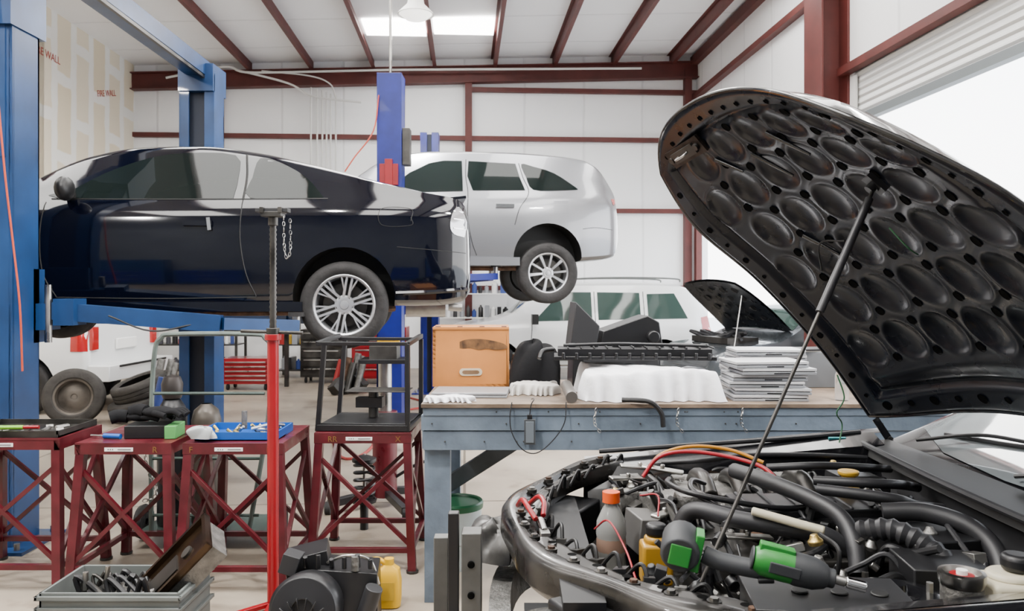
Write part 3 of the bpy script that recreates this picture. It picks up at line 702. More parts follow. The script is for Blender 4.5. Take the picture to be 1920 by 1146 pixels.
b=B('gas_bottle_cart')
b.tube([(-2.22,4.92,.10),(-2.22,4.92,.8),(-2.2,4.92,1.20),(-2.16,4.92,1.29),(-2.08,4.92,1.315),(-1.6,4.92,1.315),(-1.52,4.92,1.29),(-1.485,4.92,1.2),(-1.5,4.92,.8),(-1.62,4.92,.10)],.015,mat('cart_grey_green',(.12,.15,.135),.45,.3,var=.3),k=5)
for z in(.95,.55,.2): b.cyl((-2.22,4.92,z),(-1.52-.05*(1-z),4.92,z),.01,GREENP,n=8)
b.bb(-2.30,-1.5,4.9,5.3,.08,.10,GREENP)
for xx in(-2.35,-1.48): b.lathe([(.02,-.02),(.1,-.025),(.11,0),(.1,.025),(.02,.02)],(xx,5.1,.11),(1,0,0),RUBBER,20)
b.done()
b=B('gas_cylinder')
b.lathe([(.0001,0),(.085,0),(.09,.02),(.09,.68),(.08,.74),(.05,.79),(.03,.80),(.03,.83)],(-2.16,5.08,.102),(0,0,1),BLACK,28)
b.lathe([(.055,.0),(.062,.02),(.066,.09),(.05,.135),(.0001,.15)],(-2.16,5.08,.90),(0,0,1),mat('bottle_cap_grey',(.05,.043,.04),.4,.6),24)
b.done()
b=B('gas_cylinder'); b.lathe([(.0001,0),(.085,0),(.09,.02),(.09,.66),(.075,.72),(.03,.76)],(-1.95,5.10,.102),(0,0,1),mat('bottle_brown',(.07,.06,.05),.4,.5),28); b.done()
chain('hanging_chain',[(-2.2,4.86,.78),(-2.23,4.86,.55),(-2.16,4.86,.35),(-2.25,4.86,.3)],.010)

b=B('parts_tray')
x0,x1,y0,y1,z=-2.98,-2.42,4.26,4.66,.801
b.bb(x0,x1,y0,y1,z,z+.008,DSTEEL)
for a in((x0,x1,y0,y0+.01),(x0,x1,y1-.01,y1),(x0,x0+.01,y0,y1),(x1-.01,x1,y0,y1)): b.bb(*a,z,z+.035,DSTEEL)
for i in range(11): b.cyl((x0+.1+.04*i,y0+.1+.2*random.random(),z+.014),(x0+.13+.04*i,y0+.1+.2*random.random(),z+.014),.007+.006*random.random(),STEEL,n=8)
b.cyl((x0+.20,y0+.05,z+.045),(x0+.34,y0+.06,z+.045),.012,mat('lime_handle',(.16,.38,.02),.4),n=12); b.cyl((x0+.34,y0+.06,z+.045),(x0+.42,y0+.065,z+.045),.01,REDP,n=12)
b.done()
def crumple(name,c,sz,mt,seed,n=20,amp=.25,parent=None):
    random.seed(seed); b=B(name); ph=[(random.uniform(1,5),random.uniform(1,5),random.uniform(0,6)) for _ in range(6)]
    rows=[]
    for j in range(n+1):
        th=PI*.5*j/n*1.0; r=[]
        for i in range(2*n):
            a=2*PI*i/(2*n); k=1+amp*sum(math.sin(p[0]*math.cos(a)+p[1]*math.sin(a)*1.1+p[2]+3*th) for p in ph)/4
            sx=math.copysign(abs(math.cos(a))**.7,math.cos(a)); sy=math.copysign(abs(math.sin(a))**.7,math.sin(a))
            rr=math.sin(th)**.6 if th>0 else 0
            r.append((c[0]+sz[0]/2*sx*rr*k,c[1]+sz[1]/2*sy*rr*k,c[2]+sz[2]*max(0,math.cos(th))**.7*(.75+.35*k-.1)))
        r.append(r[0]); rows.append(r)
    b.grid(rows,mt); o=b.done(parent=parent); random.seed(seed+1); return o
b=B('work_gloves_box'); b.box((-1.98,4.42,.816),(.26,.16,.07),BLACK,(0,0,.1)); b.box((-1.86,4.41,.816),(.06,.17,.071),mat('box_green_label',(.08,.30,.08),.5),(0,0,.1)); b.done(.004)
b=B('black_work_gloves')
for gx,gy,gz,gr in((-2.06,4.47,.885,.3),(-1.95,4.42,.915,-.15)):
    b.M=Matrix.Translation((gx,gy,gz))@Matrix.Rotation(gr,4,'Z')
    b.sph((0,0,0),(.10,.06,.03),BCLOTH,20); b.tube([(-.08,0,0),(-.13,.005,.005),(-.17,.0,-.005)],.036,BCLOTH,n=12)
    for k in range(4): b.tube([(.06,-.04+.026*k,.0),(.12,-.05+.03*k,.008),(.17-.01*abs(k-1),-.055+.032*k,-.012)],.015,BCLOTH,n=10)
    b.tube([(.0,-.05,.0),(.05,-.085,.0),(.09,-.09,-.01)],.016,BCLOTH,n=10)
b.M=Matrix(); b.done()
b=B('screwdriver'); b.cyl((-2.22,4.35,.795),(-2.12,4.33,.795),.014,BLUEPL,n=10); b.cyl((-2.30,4.365,.795),(-2.22,4.35,.795),.005,STEEL,n=8); b.done()
b=B('blue_parts_tray')
x0,x1,y0,y1,z=-1.70,-1.26,4.28,4.60,.781
b.bb(x0,x1,y0,y1,z,z+.006,BLUEPL)
for a in((x0,x1,y0,y0+.008),(x0,x1,y1-.008,y1),(x0,x0+.008,y0,y1),(x1-.008,x1,y0,y1)): b.bb(*a,z,z+.045,BLUEPL)
for i in range(26):
    cx_,cy=x0+.05+random.random()*(x1-x0-.1),y0+.04+random.random()*(y1-y0-.08); a=random.random()*6
    b.cyl((cx_,cy,z+.02),(cx_+.03*math.cos(a),cy+.03*math.sin(a),z+.035+.02*random.random()),.005+.006*random.random(),random.choice([STEEL,DSTEEL,BRASS]),n=8)
b.cyl((x0+.2,y0+.2,z+.03),(x0+.2,y0+.2,z+.13),.016,CAST,n=12); b.lathe([(.03,0),(.036,.01),(.03,.02)],(x0+.33,y0+.1,z+.03),(0,.3,1),STEEL,20)
b.tube([(x0+.28,y0+.08,z+.05),(x0+.38,y0+.1,z+.07),(x0+.42,y0+.2,z+.05)],.010,STEEL)
b.done()
crumple('clear_plastic_bag',(-1.64,4.245,.80),(.13,.05,.06),mat('bag_plastic',(.35,.37,.38),.2),9,amp=.4)
b=B('black_angle_iron_frame'); b.M=Matrix.Translation((-.84,4.78,.781))@Matrix.Rotation(-.06,4,'Z')
w,d,h=.26,.22,.50
for sx in(-1,1):
    for sy in(-1,1):
        b.beam((sx*w,sy*d,.0),(sx*(w-.02)+.02,sy*d,h),.026,.026,BLACK)
    b.beam((sx*w,-d,h),(sx*w,d,h+.02),.026,.026,BLACK); b.beam((sx*w,-d,.013),(sx*w,d,.013),.026,.026,BLACK)
for sy in(-1,1):
    b.beam((-w,sy*d,.02),(w,sy*d,.02),.03,.035,BLACK); b.beam((-w,sy*d,h),(w,sy*d,h),.026,.02,BLACK)
b.bb(-w,w,-d,-d+.008,.0,.045,BLACK); b.bb(-w+.01,w-.01,-d,d,.03,.036,BLACK)
b.bb(-.15,.22,-.05,.16,.20,.206,DSTEEL); b.cyl((0,.05,.04),(0,.05,.20),.03,DSTEEL); b.box((-.02,.05,.13),(.16,.08,.06),BLACK)
b.done(.002)

# ------------------------------------------------------------------ workbench
bx0,bx1,by0,by1,bz=-.455,2.25,4.0,5.05,1.02
b=B('workbench')
b.bb(bx0,bx1,by0-.01,by1,bz-.02,bz,BENCHTOP); b.bb(bx0+.01,bx1,by0,by1-.02,bz-.06,bz-.021,BENCH)
b.bb(bx0+.0,bx1,by0+.005,by0+.04,bz-.135,bz-.058,BENCH); b.bb(bx0+.01,bx1,by0+.012,by0+.05,bz-.235,bz-.14,BENCH)
b.bb(bx0,bx0+.04,by0+.05,by1-.05,bz-.235,bz-.06,BENCH)
for yy in(by0+.06,by1-.2): b.bb(bx0+.01,bx0+.14,yy,yy+.09,0,bz-.06,BENCH)
b.bb(bx1-.15,bx1-.02,by0+.06,by0+.15,0,bz-.06,BENCH); b.bb(bx1-.15,bx1-.02,by1-.2,by1-.1,0,bz-.06,BENCH)
b.beam((.32,4.55,bz-.1),(-.40,4.75,.42),.09,.05,mat('grey_brace_wood',(.06,.07,.08),.7,var=.3),up=(0,1,0))
b.bb(.9,1.02,by0+.06,by0+.15,0,bz-.06,BENCH)
random.seed(5)
for i in range(26):
    x=random.uniform(bx0+.05,bx1-.3); zz=random.choice([bz-.10,bz-.19,bz-.04]); b.cyl((x,by0+.012 if zz<bz-.05 else by0+.002,zz),(x,by0-.003 if zz<bz-.05 else by0-.004,zz),.004,DSTEEL,n=8)
b.done(.004)
b=B('wooden_box')
b.M=Matrix.Translation((-.245,4.86,bz))@Matrix.Rotation(.02,4,'Z')
w,d,h=.225,.16,.335
b.bb(-w,w,-d,-d+.018,0,h,WOOD); b.bb(-w,w,d-.018,d,0,h,WOOD); b.bb(-w,-w+.018,-d,d,0,h,WOOD); b.bb(w-.018,w,-d,d,0,h,WOOD); b.bb(-w,w,-d,d,0,.015,WOOD)
for i in range(4): b.bb(-w,w,-d-.005+i*.082,-d+.07+i*.082,h,h+.014,WOOD)
for i in range(4): b.box((-w+.03+i*.13,-d+.035,h+.016),(.03,.05,.006),mat('hinge_dark',(.12,.05,.04),.6))
pts=[]
for i in range(24):
    a=2*PI*i/24; pts.append((math.copysign(1,math.cos(a))*.045+.022*math.cos(a),.022*math.sin(a)))
M=Matrix.Translation((0,-d-.001,.085))@Matrix.Rotation(PI/2,4,'X')
b.prism([(p[0]*1.0,p[1]) for p in pts],.004,mat('box_label_pale',(.5,.43,.32),.6),M)
b.prism([(p[0]*.75,p[1]*.5) for p in pts],.006,WOODD,M)
b.M=Matrix.Translation((-.245,4.86-.1605,bz))@Matrix.Rotation(PI/2,4,'X')
sp=[(-.08,.255),(-.03,.275),(.05,.28),(.13,.27),(.20,.25),(.215,.225),(.15,.215),(.10,.222),(.05,.215),(.0,.225),(-.05,.222),(-.09,.235)]
sp=[(p.x,p.y) for p in catmull([(q[0],q[1],0) for q in sp+[sp[0]]],4)][:-1]
b.prism(sp,.0008,mat('oil_stain',(.12,.055,.018),.6,var=.7,scale=20))
b.done(.003)
def drape(name,x0,x1,y0,y1,z,hmax,mt,seed,n=46,edge=.10):
    """cloth thrown over parts: broad soft top, vertical folds down the sides"""
    random.seed(seed); ph=[(random.uniform(2,7),random.uniform(2,7),random.uniform(0,6)) for _ in range(5)]
    b=B(name); rows=[]
    for j in range(n+1):
        t=j/n; r=[]
        for i in range(n+1):
            s_=i/n; x=x0+(x1-x0)*s_; y=y0+(y1-y0)*t
            e=min(1,min(s_,1-s_)/(edge*.6))*min(1,min(t,1-t)/edge); e=math.sin(e*PI/2)**.8
            q=sum(math.sin(p[0]*s_+p[1]*t+p[2]) for p in ph)/5
            wr=math.sin(38*s_+14*t+3*math.sin(7*t+2))*math.sin(11*t+9*s_)
            zz=z+.003+hmax*e*(.85+.16*q+.035*wr)
            side=1-e
            r.append((x+.02*math.sin(9*t+seed),y+.02*math.sin(8*s_+seed)+.022*math.sin(44*s_+2*math.sin(9*s_))*side*(1 if t<.5 else -1),zz))
        rows.append(r)
    b.grid(rows,mt); return b.done()
drape('white_towel',.36,1.08,4.05,4.50,bz,.175,CLOTH,21,n=90)
drape('white_rag',-.43,-.20,4.03,4.14,bz,.03,CLOTH,22)
drape('white_rag',.0,.25,4.30,4.52,bz,.06,mat('grey_rag',(.45,.43,.40),.9,var=.2),24)
crumple('black_jacket_bundle',(.12,4.72,bz+.0),(.26,.22,.26),BCLOTH,31,amp=.35)
b=B('laptop_computer'); b.M=Matrix.Translation((-.22,4.34,bz+.001))@Matrix.Rotation(-.05,4,'Z')
b.bb(-.20,.20,-.14,.14,0,.012,LGREY); b.bb(-.20,.20,-.14,.14,.015,.026,LGREY); b.bb(-.195,.195,-.138,.138,.011,.016,BLACK); b.done(.002)
b=B('valve_cover_black_plastic'); b.M=Matrix.Translation((.66,4.36,bz+.195))@Matrix.Rotation(-.05,4,'Z')
w,d=.43,.12
b.bb(-w,w,-d,d,0,.02,BLACK); b.bb(-w+.02,w-.02,-d+.02,d-.02,.02,.06,BLACK)
for i in range(12): b.cyl((-w+.05+i*.07,-d-.004,.005),(-w+.05+i*.07,-d-.004,.04),.009,BLACK,n=10); b.bb(-w+.07+i*.07,-w+.078+i*.07,-d+.01,d-.01,.06,.07,BLACK)
for i in range(7): b.cyl((-w+.1+i*.12,.03,.06),(-w+.1+i*.12,.03,.08),.022,BLACK,n=14)
b.tube([(-w,0,.05),(-w-.06,-.02,.04),(-w-.08,-.05,.0)],.014,BLACK)
b.tube([(-w+.05,-.06,.075),(-.1,-.07,.085),(.1,-.05,.08),(w-.05,-.06,.075)],.009,HOSE)
b.done(.003)
b=B('air_filter_housing'); b.M=Matrix.Translation((.60,4.74,bz))@Matrix.Rotation(.05,4,'Z')
b.box((0,0,.12),(.52,.26,.24),BLACK,tap=.97); b.bb(-.27,.27,-.14,.14,.22,.235,BLACK)
b.add([(-.27,-.13,.24),(-.12,-.13,.24),(-.10,-.13,.36),(-.24,-.13,.50),(-.27,.13,.24),(-.12,.13,.24),(-.10,.13,.36),(-.24,.13,.50)],[(0,1,2,3),(7,6,5,4),(0,4,5,1),(1,5,6,2),(2,6,7,3),(3,7,4,0)],MATTE)
b.add([(-.10,-.12,.24),(.27,-.12,.24),(.25,-.12,.38),(.18,-.12,.42),(-.08,-.12,.33),(-.10,.12,.24),(.27,.12,.24),(.25,.12,.38),(.18,.12,.42),(-.08,.12,.33)],[(0,1,2,3,4),(9,8,7,6,5),(0,5,6,1),(1,6,7,2),(2,7,8,3),(3,8,9,4),(4,9,5,0)],BLACK)
b.cyl((.2,-.14,.30),(.2,-.20,.30),.035,BLACK); b.bb(-.2,.24,-.145,-.13,.10,.20,MATTE)
b.done(.006)
def laptops(x,y,n,seed):
    random.seed(seed); b=B('laptop_stack')
    for i in range(n):
        b.M=Matrix.Translation((x+random.uniform(-.03,.03),y+random.uniform(-.02,.02),bz+.001+i*.034))@Matrix.Rotation(random.uniform(-.12,.12),4,'Z')
        b.bb(-.19,.19,-.13,.13,.0,.013,LGREY); b.bb(-.183,.183,-.126,.126,.012,.019,BLACK); b.bb(-.19,.19,-.13,.13,.018,.031,mat('laptop_lid_white',(.50,.50,.51),.35,.2))
        b.bb(-.03,.06,-.131,-.129,.003,.010,BLACK)
    return b.done(.002)
laptops(1.34,4.20,6,3); laptops(1.42,4.56,7,4)
b=B('white_bottle'); b.lathe([(.0001,0),(.032,0),(.034,.02),(.034,.13),(.02,.16),(.012,.17),(.012,.19),(.0001,.19)],(1.70,4.12,bz),(0,0,1),CLEAR,20); b.cyl((1.70,4.12,bz+.185),(1.70,4.12,bz+.205),.014,WHITEP); b.done()
b=B('red_spray_can'); b.lathe([(.0001,0),(.04,0),(.042,.01),(.042,.13),(.03,.15),(.015,.155),(.015,.17),(.0001,.17)],(2.07,4.08,bz),(0,0,1),mat('red_can',(.32,.025,.035),.35,.2),24); b.done()
b=B('cardboard_box'); b.box((2.12,4.55,bz+.09),(.2,.25,.18),CARD); b.done(.003)
b=B('computer_mouse'); b.box((.088,3.97,.885),(.055,.02,.125),mat('mouse_grey',(.05,.055,.06),.4)); b.box((.088,3.958,.885),(.040,.004,.105),mat('mouse_light',(.12,.14,.16),.3)); b.box((.088,3.97,.955),(.025,.016,.03),BLACK)
b.tube([(.088,3.965,.97),(.095,3.965,1.02),(.11,3.985,1.045),(.10,4.1,1.03)],.003,BLACK); b.tube([(.0,3.985,1.03),(-.01,3.97,.96),(.0,3.965,.88),(.05,3.965,.80),(.12,3.965,.78),(.20,3.965,.84),(.26,3.965,.93),(.27,3.985,1.03)],.003,BLACK); b.done(.005)
for x in(.42,.83,1.15): chain('hanging_chain',[(x,3.98,1.0),(x-.01,3.975,.93),(x+.02,3.975,.88)],.006)
b=B('black_hook_bar'); b.tube([(.55,4.0,1.04),(.68,3.97,1.035),(.74,3.965,.98),(.75,3.965,.91)],.012,BLACK); b.done()
b=B('pipe_offcut'); b.cyl((.30,4.01,1.05),(.29,4.26,1.08),.03,mat('grey_tube',(.15,.14,.13),.5,.6)); b.done()
b=B('grey_toolbox_with_papers'); b.box((1.80,4.75,bz+.212),(.28,.22,.01),LABEL,(0,0,.1)); b.box((1.77,4.72,bz+.22),(.25,.18,.012),BLACK,(0,0,.2))
b.box((1.81,4.76,bz+.104),(.32,.26,.205),mat('grey_toolbox',(.15,.16,.17),.5,.3)); b.done(.003)
b=B('plastic_bucket'); b.lathe([(.0001,0),(.125,0),(.13,.01),(.145,.33),(.15,.335),(.15,.36),(.14,.362)],(-.32,4.62,0),(0,0,1),mat('bucket_white',(.46,.52,.52),.4),36)
b.lathe([(.153,.335),(.155,.365),(.148,.375),(.135,.37),(.13,.36),(.0001,.36)],(-.32,4.62,0),(0,0,1),mat('bucket_lid_green',(.006,.08,.03),.4),36)
b.tube([(-.47,4.58,.3),(-.44,4.48,.2),(-.32,4.44,.16),(-.20,4.48,.2),(-.17,4.58,.3)],.003,STEEL); b.done()

# floor clutter front
b=B('grey_storage_crate')
x0,x1,y0,y1,h=-2.06,-1.45,3.48,3.84,.27
for a in ((x0,x1,y0,y0+.012),(x0,x1,y1-.012,y1),(x0,x0+.012,y0,y1),(x1-.012,x1,y0,y1)): b.bb(*a,0,h,GREY)
b.bb(x0,x1,y0,y1,0,.012,GREY)
for z in(h-.02,h-.07,.12): b.bb(x0-.015,x1+.015,y0-.015,y0,z-.008,z+.008,GREY); b.bb(x1,x1+.015,y0-.015,y1+.015,z-.008,z+.008,GREY); b.bb(x0-.015,x0,y0-.015,y1+.015,z-.008,z+.008,GREY); b.bb(x0-.015,x1+.015,y1,y1+.015,z-.008,z+.008,GREY)
for i in range(9): b.bb(x0+.03+i*.066,x0+.038+i*.066,y0-.012,y0,.12,h-.07,GREY)
b.done(.002)
b=B('oil_pan'); b.M=Matrix.Translation((-1.56,3.68,.30))@Euler((.35,-.80,.15)).to_matrix().to_4x4()
OP=mat('oily_brown_metal',(.045,.027,.015),.25,.8,var=.6,scale=10)
b.bb(-.30,.24,-.14,.14,0,.010,OP); b.box((0.02,0,-.05),(.42,.22,.09),CAST); b.bb(-.30,.24,-.14,-.12,0,.035,OP); b.bb(-.30,.24,.12,.14,0,.035,OP); b.bb(.22,.24,-.14,.14,0,.035,OP)
b.cyl((.10,0,.01),(.10,0,.02),.03,DSTEEL); b.box((-.05,0,.012),(.18,.12,.01),DSTEEL)
b.done(.004)
b=B('engine_parts_heap')
for i in range(14):
    cx_,cy=random.uniform(-1.98,-1.70),random.uniform(3.55,3.76)
    b.tube([(cx_,cy,.08+random.random()*.08),(cx_+random.uniform(-.06,.08),cy+random.uniform(-.05,.05),.25+random.random()*.05),(cx_+.08,cy,.2)],random.uniform(.008,.018),random.choice([HOSE,BLACK,DSTEEL,BLACK]))
for i in range(4): b.box((-1.95+.09*i,3.62+.03*(i%3),.16),(.10,.12,.10),random.choice([BLACK,CAST,DSTEEL]),(i,.5,i*.7))
b.cyl((-1.92,3.60,.24),(-1.92,3.60,.32),.012,STEEL); b.cyl((-1.84,3.62,.24),(-1.83,3.62,.34),.010,STEEL)
b.done(.002)
b=B('heater_blower_housing')
b.M=Matrix.Translation((-.86,3.72,0))
b.lathe([(.0001,.0),(.14,.0),(.155,.02),(.155,.13),(.14,.15),(.05,.16),(.05,.13),(.0001,.13)],(-.05,-.1,.165),(.0,-1,.2),BLACK,40)
for i in range(18):
    a=2*PI*i/18; b.box((-.05+.10*math.cos(a),-.265,.135+.10*math.sin(a)),(.05,.012,.006),BLACK,(0,-a,0))
b.box((.08,.05,.15),(.34,.28,.30),BLACK,(0,.1,.1),tap=.8); b.box((-.1,.08,.27),(.2,.2,.18),BLACK,(0,-.2,.2)); b.box((-.16,-.02,.33),(.08,.10,.09),MATTE,(0,.3,0))
b.tube([(.0,0,.32),(.1,-.05,.37),(.2,-.02,.34),(.24,0,.22)],.008,STEEL); b.cyl((.14,-.05,.30),(.14,-.05,.37),.018,CAST); b.cyl((.17,-.1,.05),(.24,-.12,.25),.04,HOSE)
for i in range(7): b.cyl((-.15+.06*i,-.05+.02*(i%2),.31),(-.15+.06*i,-.05,.355+.01*(i%3)),.012,BLACK,n=8)
b.done(.004)
b=B('yellow_oil_jug')
b.M=Matrix.Translation((-.63,4.02,0))
rows=[]
for z,w_,d_ in((0,.060,.040),(.006,.070,.048),(.05,.074,.050),(.13,.074,.050),(.165,.068,.046),(.19,.052,.036),(.205,.030,.026),(.212,.024,.024)):
    r=[]
    for i in range(25):
        a=2*PI*i/24; r.append((math.copysign(abs(math.cos(a))**.55,math.cos(a))*w_+(.012 if z>.18 else 0),math.copysign(abs(math.sin(a))**.55,math.sin(a))*d_,z))
    rows.append(r)
b.grid(rows,YELLOW); b.cyl((.012,0,.21),(.012,0,.24),.024,YELLOW,n=20)
b.tube([(-.005,0,.215),(-.05,0,.235),(-.095,0,.215),(-.10,0,.15),(-.07,0,.10)],.013,YELLOW,n=10); b.box((0,-.0505,.09),(.09,.002,.09),mat('jug_label',(.50,.30,.02),.5))
b.done()
def strut(name,x,y,z,h,tilt=0,sc=1.0):
    b=B(name); b.M=Matrix.Translation((x,y,z))@Matrix.Rotation(tilt,4,'Y')@Matrix.Scale(sc,4)
    b.cyl((0,0,0),(0,0,h*.5),.028,BLACK); b.cyl((0,0,h*.4),(0,0,h),.01,STEEL)
    pts=[(.065*math.cos(a),.065*math.sin(a),h*.4+(h*.5)*a/(2*PI*5)) for a in [2*PI*5*i/90 for i in range(91)]]
    b.tube(pts,.010,BLACK,n=6,cat=False); b.lathe([(.02,0),(.08,0),(.085,.02),(.03,.03)],(0,0,h*.36),(0,0,1),BLACK,20); b.lathe([(.08,0),(.08,.02),(.03,.04),(.0001,.045)],(0,0,h*.9),(0,0,1),BLACK,20)
    return b.done()
strut('coil_spring_strut',-.98,5.30,0,.50)
b=B('transmission_jack')
x,y=-.93,5.85
b.cyl((x,y,.08),(x,y,.7),.09,REDST,n=24); b.cyl((x,y,.7),(x,y,1.05),.05,STEEL); b.box((x,y,1.07),(.34,.26,.03),BLACK); b.box((x,y,1.13),(.2,.18,.1),DSTEEL)
for a in range(4):
    an=a*PI/2+.5; b.beam((x,y,.12),(x+.42*math.cos(an),y+.42*math.sin(an),.07),.06,.05,BLACK); b.lathe([(.01,-.02),(.045,-.02),(.045,.02),(.01,.02)],(x+.42*math.cos(an),y+.42*math.sin(an),.045),(1,0,0),RUBBER,16)
pts=[(x+.20*math.cos(2*PI*i/24),y+.20*math.sin(2*PI*i/24),.62) for i in range(25)]; b.tube(pts,.012,REDST,cat=False)
for a in range(3): b.beam((x,y,.62),(x+.2*math.cos(a*2.1),y+.2*math.sin(a*2.1),.62),.012,.012,REDST)
b.tube([(x+.05,y,.2),(x+.3,y-.1,.35),(x+.45,y-.15,.3)],.012,BLACK)
b.done(.002)
def tyre(name,c,ax,r=.31,rim=True,w=.2):
    b=B(name); h=w/2
    R0=.205
    b.lathe([(R0,-h*.8),(R0+.02,-h),(r-.04,-h),(r-.012,-h*.85),(r,-h*.6),(r,-h*.3),(r-.01,-h*.28),(r-.01,-h*.2),(r,-h*.18),(r,h*.18),(r-.01,h*.2),(r-.01,h*.28),(r,h*.3),(r,h*.6),(r-.012,h*.85),(r-.04,h),(R0+.02,h),(R0,h*.8)],c,ax,mat('old_tyre',(.030,.027,.024),.8,var=.3,scale=10,bump=.3),48)
    if rim:
        M=mat('steel_rim_dull',(.11,.095,.08),.55,.6,var=.4)
        b.lathe([(R0+.005,h*.85),(R0-.015,h*.8),(R0-.03,h*.2),(R0-.03,-h*.8)],c,ax,M,40); b.lathe([(R0-.03,-h*.1),(.12,-.0),(.08,h*.2),(.035,h*.15),(.03,h*.05),(.0001,h*.05)],c,ax,M,32)
    else: b.lathe([(R0,h*.8),(R0+.05,0),(R0,-h*.8)],c,ax,BLACK,40)
    return b.done()
tyre('car_tyre_with_rim',(-5.12,9.35,.325),(.35,-1,.14),.33)
tyre('car_tyre',(-4.50,9.6,.19),(-.22,-.2,1),.32,False)
tyre('car_tyre',(-4.48,9.62,.41),(-.30,-.25,1),.32,False)
# background shop furniture
def shelf(name,x,y,w,d,h,n,seed,colmat,cols):
    random.seed(seed); b=B(name); b.M=Matrix.Translation((x,y,0))
    for sx in(-1,1):
        for sy in(0,1): b.bb(sx*w/2-.02,sx*w/2+.02,sy*d-.02,sy*d+.02,0,h,colmat)
    for i in range(n):
        z=.12+i*(h-.14)/(n-1); b.bb(-w/2,w/2,0,d,z,z+.02,colmat)
        xx=-w/2+.05
        while xx<w/2-.1:
            r=random.uniform(.03,.06); hh=random.uniform(.1,.24)
            if random.random()<.6: b.lathe([(.0001,0),(r,0),(r,hh*.75),(r*.4,hh*.9),(r*.4,hh),(.0001,hh)],(xx+r,d*.4,z+.02),(0,0,1),random.choice(cols),12)
            else: b.bb(xx,xx+2*r,.05,d-.1,z+.02,z+.02+hh,random.choice(cols))
            xx+=2*r+random.uniform(.01,.06)
    return b.done()
CB=[mat('c_grey',(.22,.23,.25),.5),mat('c_white',(.65,.65,.65),.5),BLACK,mat('c_blue',(.025,.05,.2),.5),mat('c_red',(.28,.012,.012),.5),mat('c_yel',(.45,.28,.025),.5),mat('c_dgrey',(.05,.05,.06),.5)]
shelf('storage_shelf',-.35,15.0,2.2,.45,1.95,5,1,CONDUIT,CB[:4]+[BLACK])
shelf('storage_shelf',-3.2,14.2,2.0,.5,1.5,4,2,DSTEEL,CB)
shelf('storage_shelf',-5.8,14.2,1.8,.5,1.5,4,5,DSTEEL,CB)
for i,x in enumerate((-6.5,-5.2,-3.9,-.9,.4,2.6)):
    b=RB('blue_steel_cabinet'); b.bb(x,x+1.15,YF+.05,YF+.6,.05,1.9 if i%2 else 1.1,BLUE)
    for zz in(.35,.65,.95): b.bb(x+.05,x+1.1,YF+.6,YF+.62,zz-.12,zz+.12,BLUE2); b.bb(x+.4,x+.75,YF+.62,YF+.64,zz+.07,zz+.09,STEEL)
    b.bb(x+.05,x+1.1,YF+.1,YF+.55,0,.05,BLACK); rdone(b,.004)
def chest(x,y,w,h,m,z=0,rot=0):
    b=B('tool_chest'); b.M=Matrix.Translation((x,y,z))@Matrix.Rotation(rot,4,'Z')
    b.bb(-w/2,w/2,0,.45,.1,h,m); n=5
    for i in range(n):
        z0=.13+i*(h-.15)/n; b.bb(-w/2+.02,w/2-.02,-.015,0,z0,z0+(h-.15)/n-.02,m); b.bb(-w/2+.06,w/2-.06,-.03,-.015,z0+(h-.15)/n-.05,z0+(h-.15)/n-.03,STEEL)
    for sx in(-1,1):
        for yy in(.06,.39): b.lathe([(.01,-.015),(.05,-.015),(.05,.015),(.01,.015)],(sx*(w/2-.08),yy,.05),(1,0,0),RUBBER,12)
    return b.done(.004)
CR=mat('chest_red',(.26,.004,.010),.35,coat=.3)
chest(-4.15,12.45,.75,.50,CR); chest(-2.2,13.2,.9,.95,CR); chest(-3.2,13.4,.7,.9,DSTEEL)
b=B('steel_work_table'); b.bb(-5.0,-3.6,12.3,13.0,.92,.97,DSTEEL)
for xx in(-4.95,-3.65):
    for yy in(12.35,12.95): b.bb(xx-.03,xx+.03,yy-.03,yy+.03,0,.92,DSTEEL)
b.bb(-4.9,-4.5,12.4,12.7,.971,1.1,BLACK); b.bb(-4.2,-4.0,12.4,12.7,.971,1.05,CB[3]); b.done()
random.seed(12)
for k,(cx_,cy) in enumerate(((-3.85,9.0),(-2.5,12.2),(-.2,12.2),(-4.9,11.2))):
    b=B('scrap_parts_heap')
    for i in range(16):
        a=random.random()*6; r=random.random()*.30; z=random.random()*.32
        m=random.choice([DSTEEL,BLACK,CAST,RUST,CB[4],CB[3]])
        if i%2: b.box((cx_+r*math.cos(a),cy+r*math.sin(a),.08+z*.6),(.22,.16,.16),m,(random.random(),random.random(),a))
        else: b.cyl((cx_+r*math.cos(a),cy+r*math.sin(a),.03),(cx_+r*math.cos(a)+.1,cy+r*math.sin(a)+.1,.3+z),.05,m)
    b.done(.006)
b=B('orange_floor_hose'); b.tube([(-2.2,9.5,.012),(-1.6,7.5,.012),(-1.4,8.0,.012),(-1.65,9.9,.012),(-1.1,10.8,.012),(-1.5,11.6,.012)],.014,mat('hose_red_pink',(.30,.035,.03),.5)); b.done()

# ------------------------------------------------------------------ foreground car, hood up
FC=empty('black_car_open_hood')
far=[(0,(1.515,3.33,1.03)),(.25,(1.30,3.34,1.335)),(.5,(1.03,3.37,1.64)),(.75,(.765,3.40,1.875)),(1,(.560,3.40,2.16))]
cen=[(0,(1.68,2.55,1.19)),(.25,(1.44,2.60,1.51)),(.5,(1.18,2.65,1.79)),(.75,(.92,2.68,2.04)),(1,(.660,2.70,2.25))]
nea=[(0,(1.56,1.62,1.10)),(.25,(1.37,1.70,1.49)),(.5,(1.16,1.80,1.78)),(.75,(1.01,1.95,1.935)),(1,(.835,2.10,2.07))]
def curve3(L):
    fs=[pchip([(p[0],p[1][k]) for p in L]) for k in range(3)]
    return lambda s:V((fs[0](s),fs[1](s),fs[2](s)))
cF,cC,cN=curve3(far),curve3(cen),curve3(nea)
def S0(s,t):
    a=cF(s);c=cC(s);d=cN(s)
    return a*((t-.5)*(t-1)*2)+c*(t*(1-t)*4)+d*(t*(t-.5)*2)
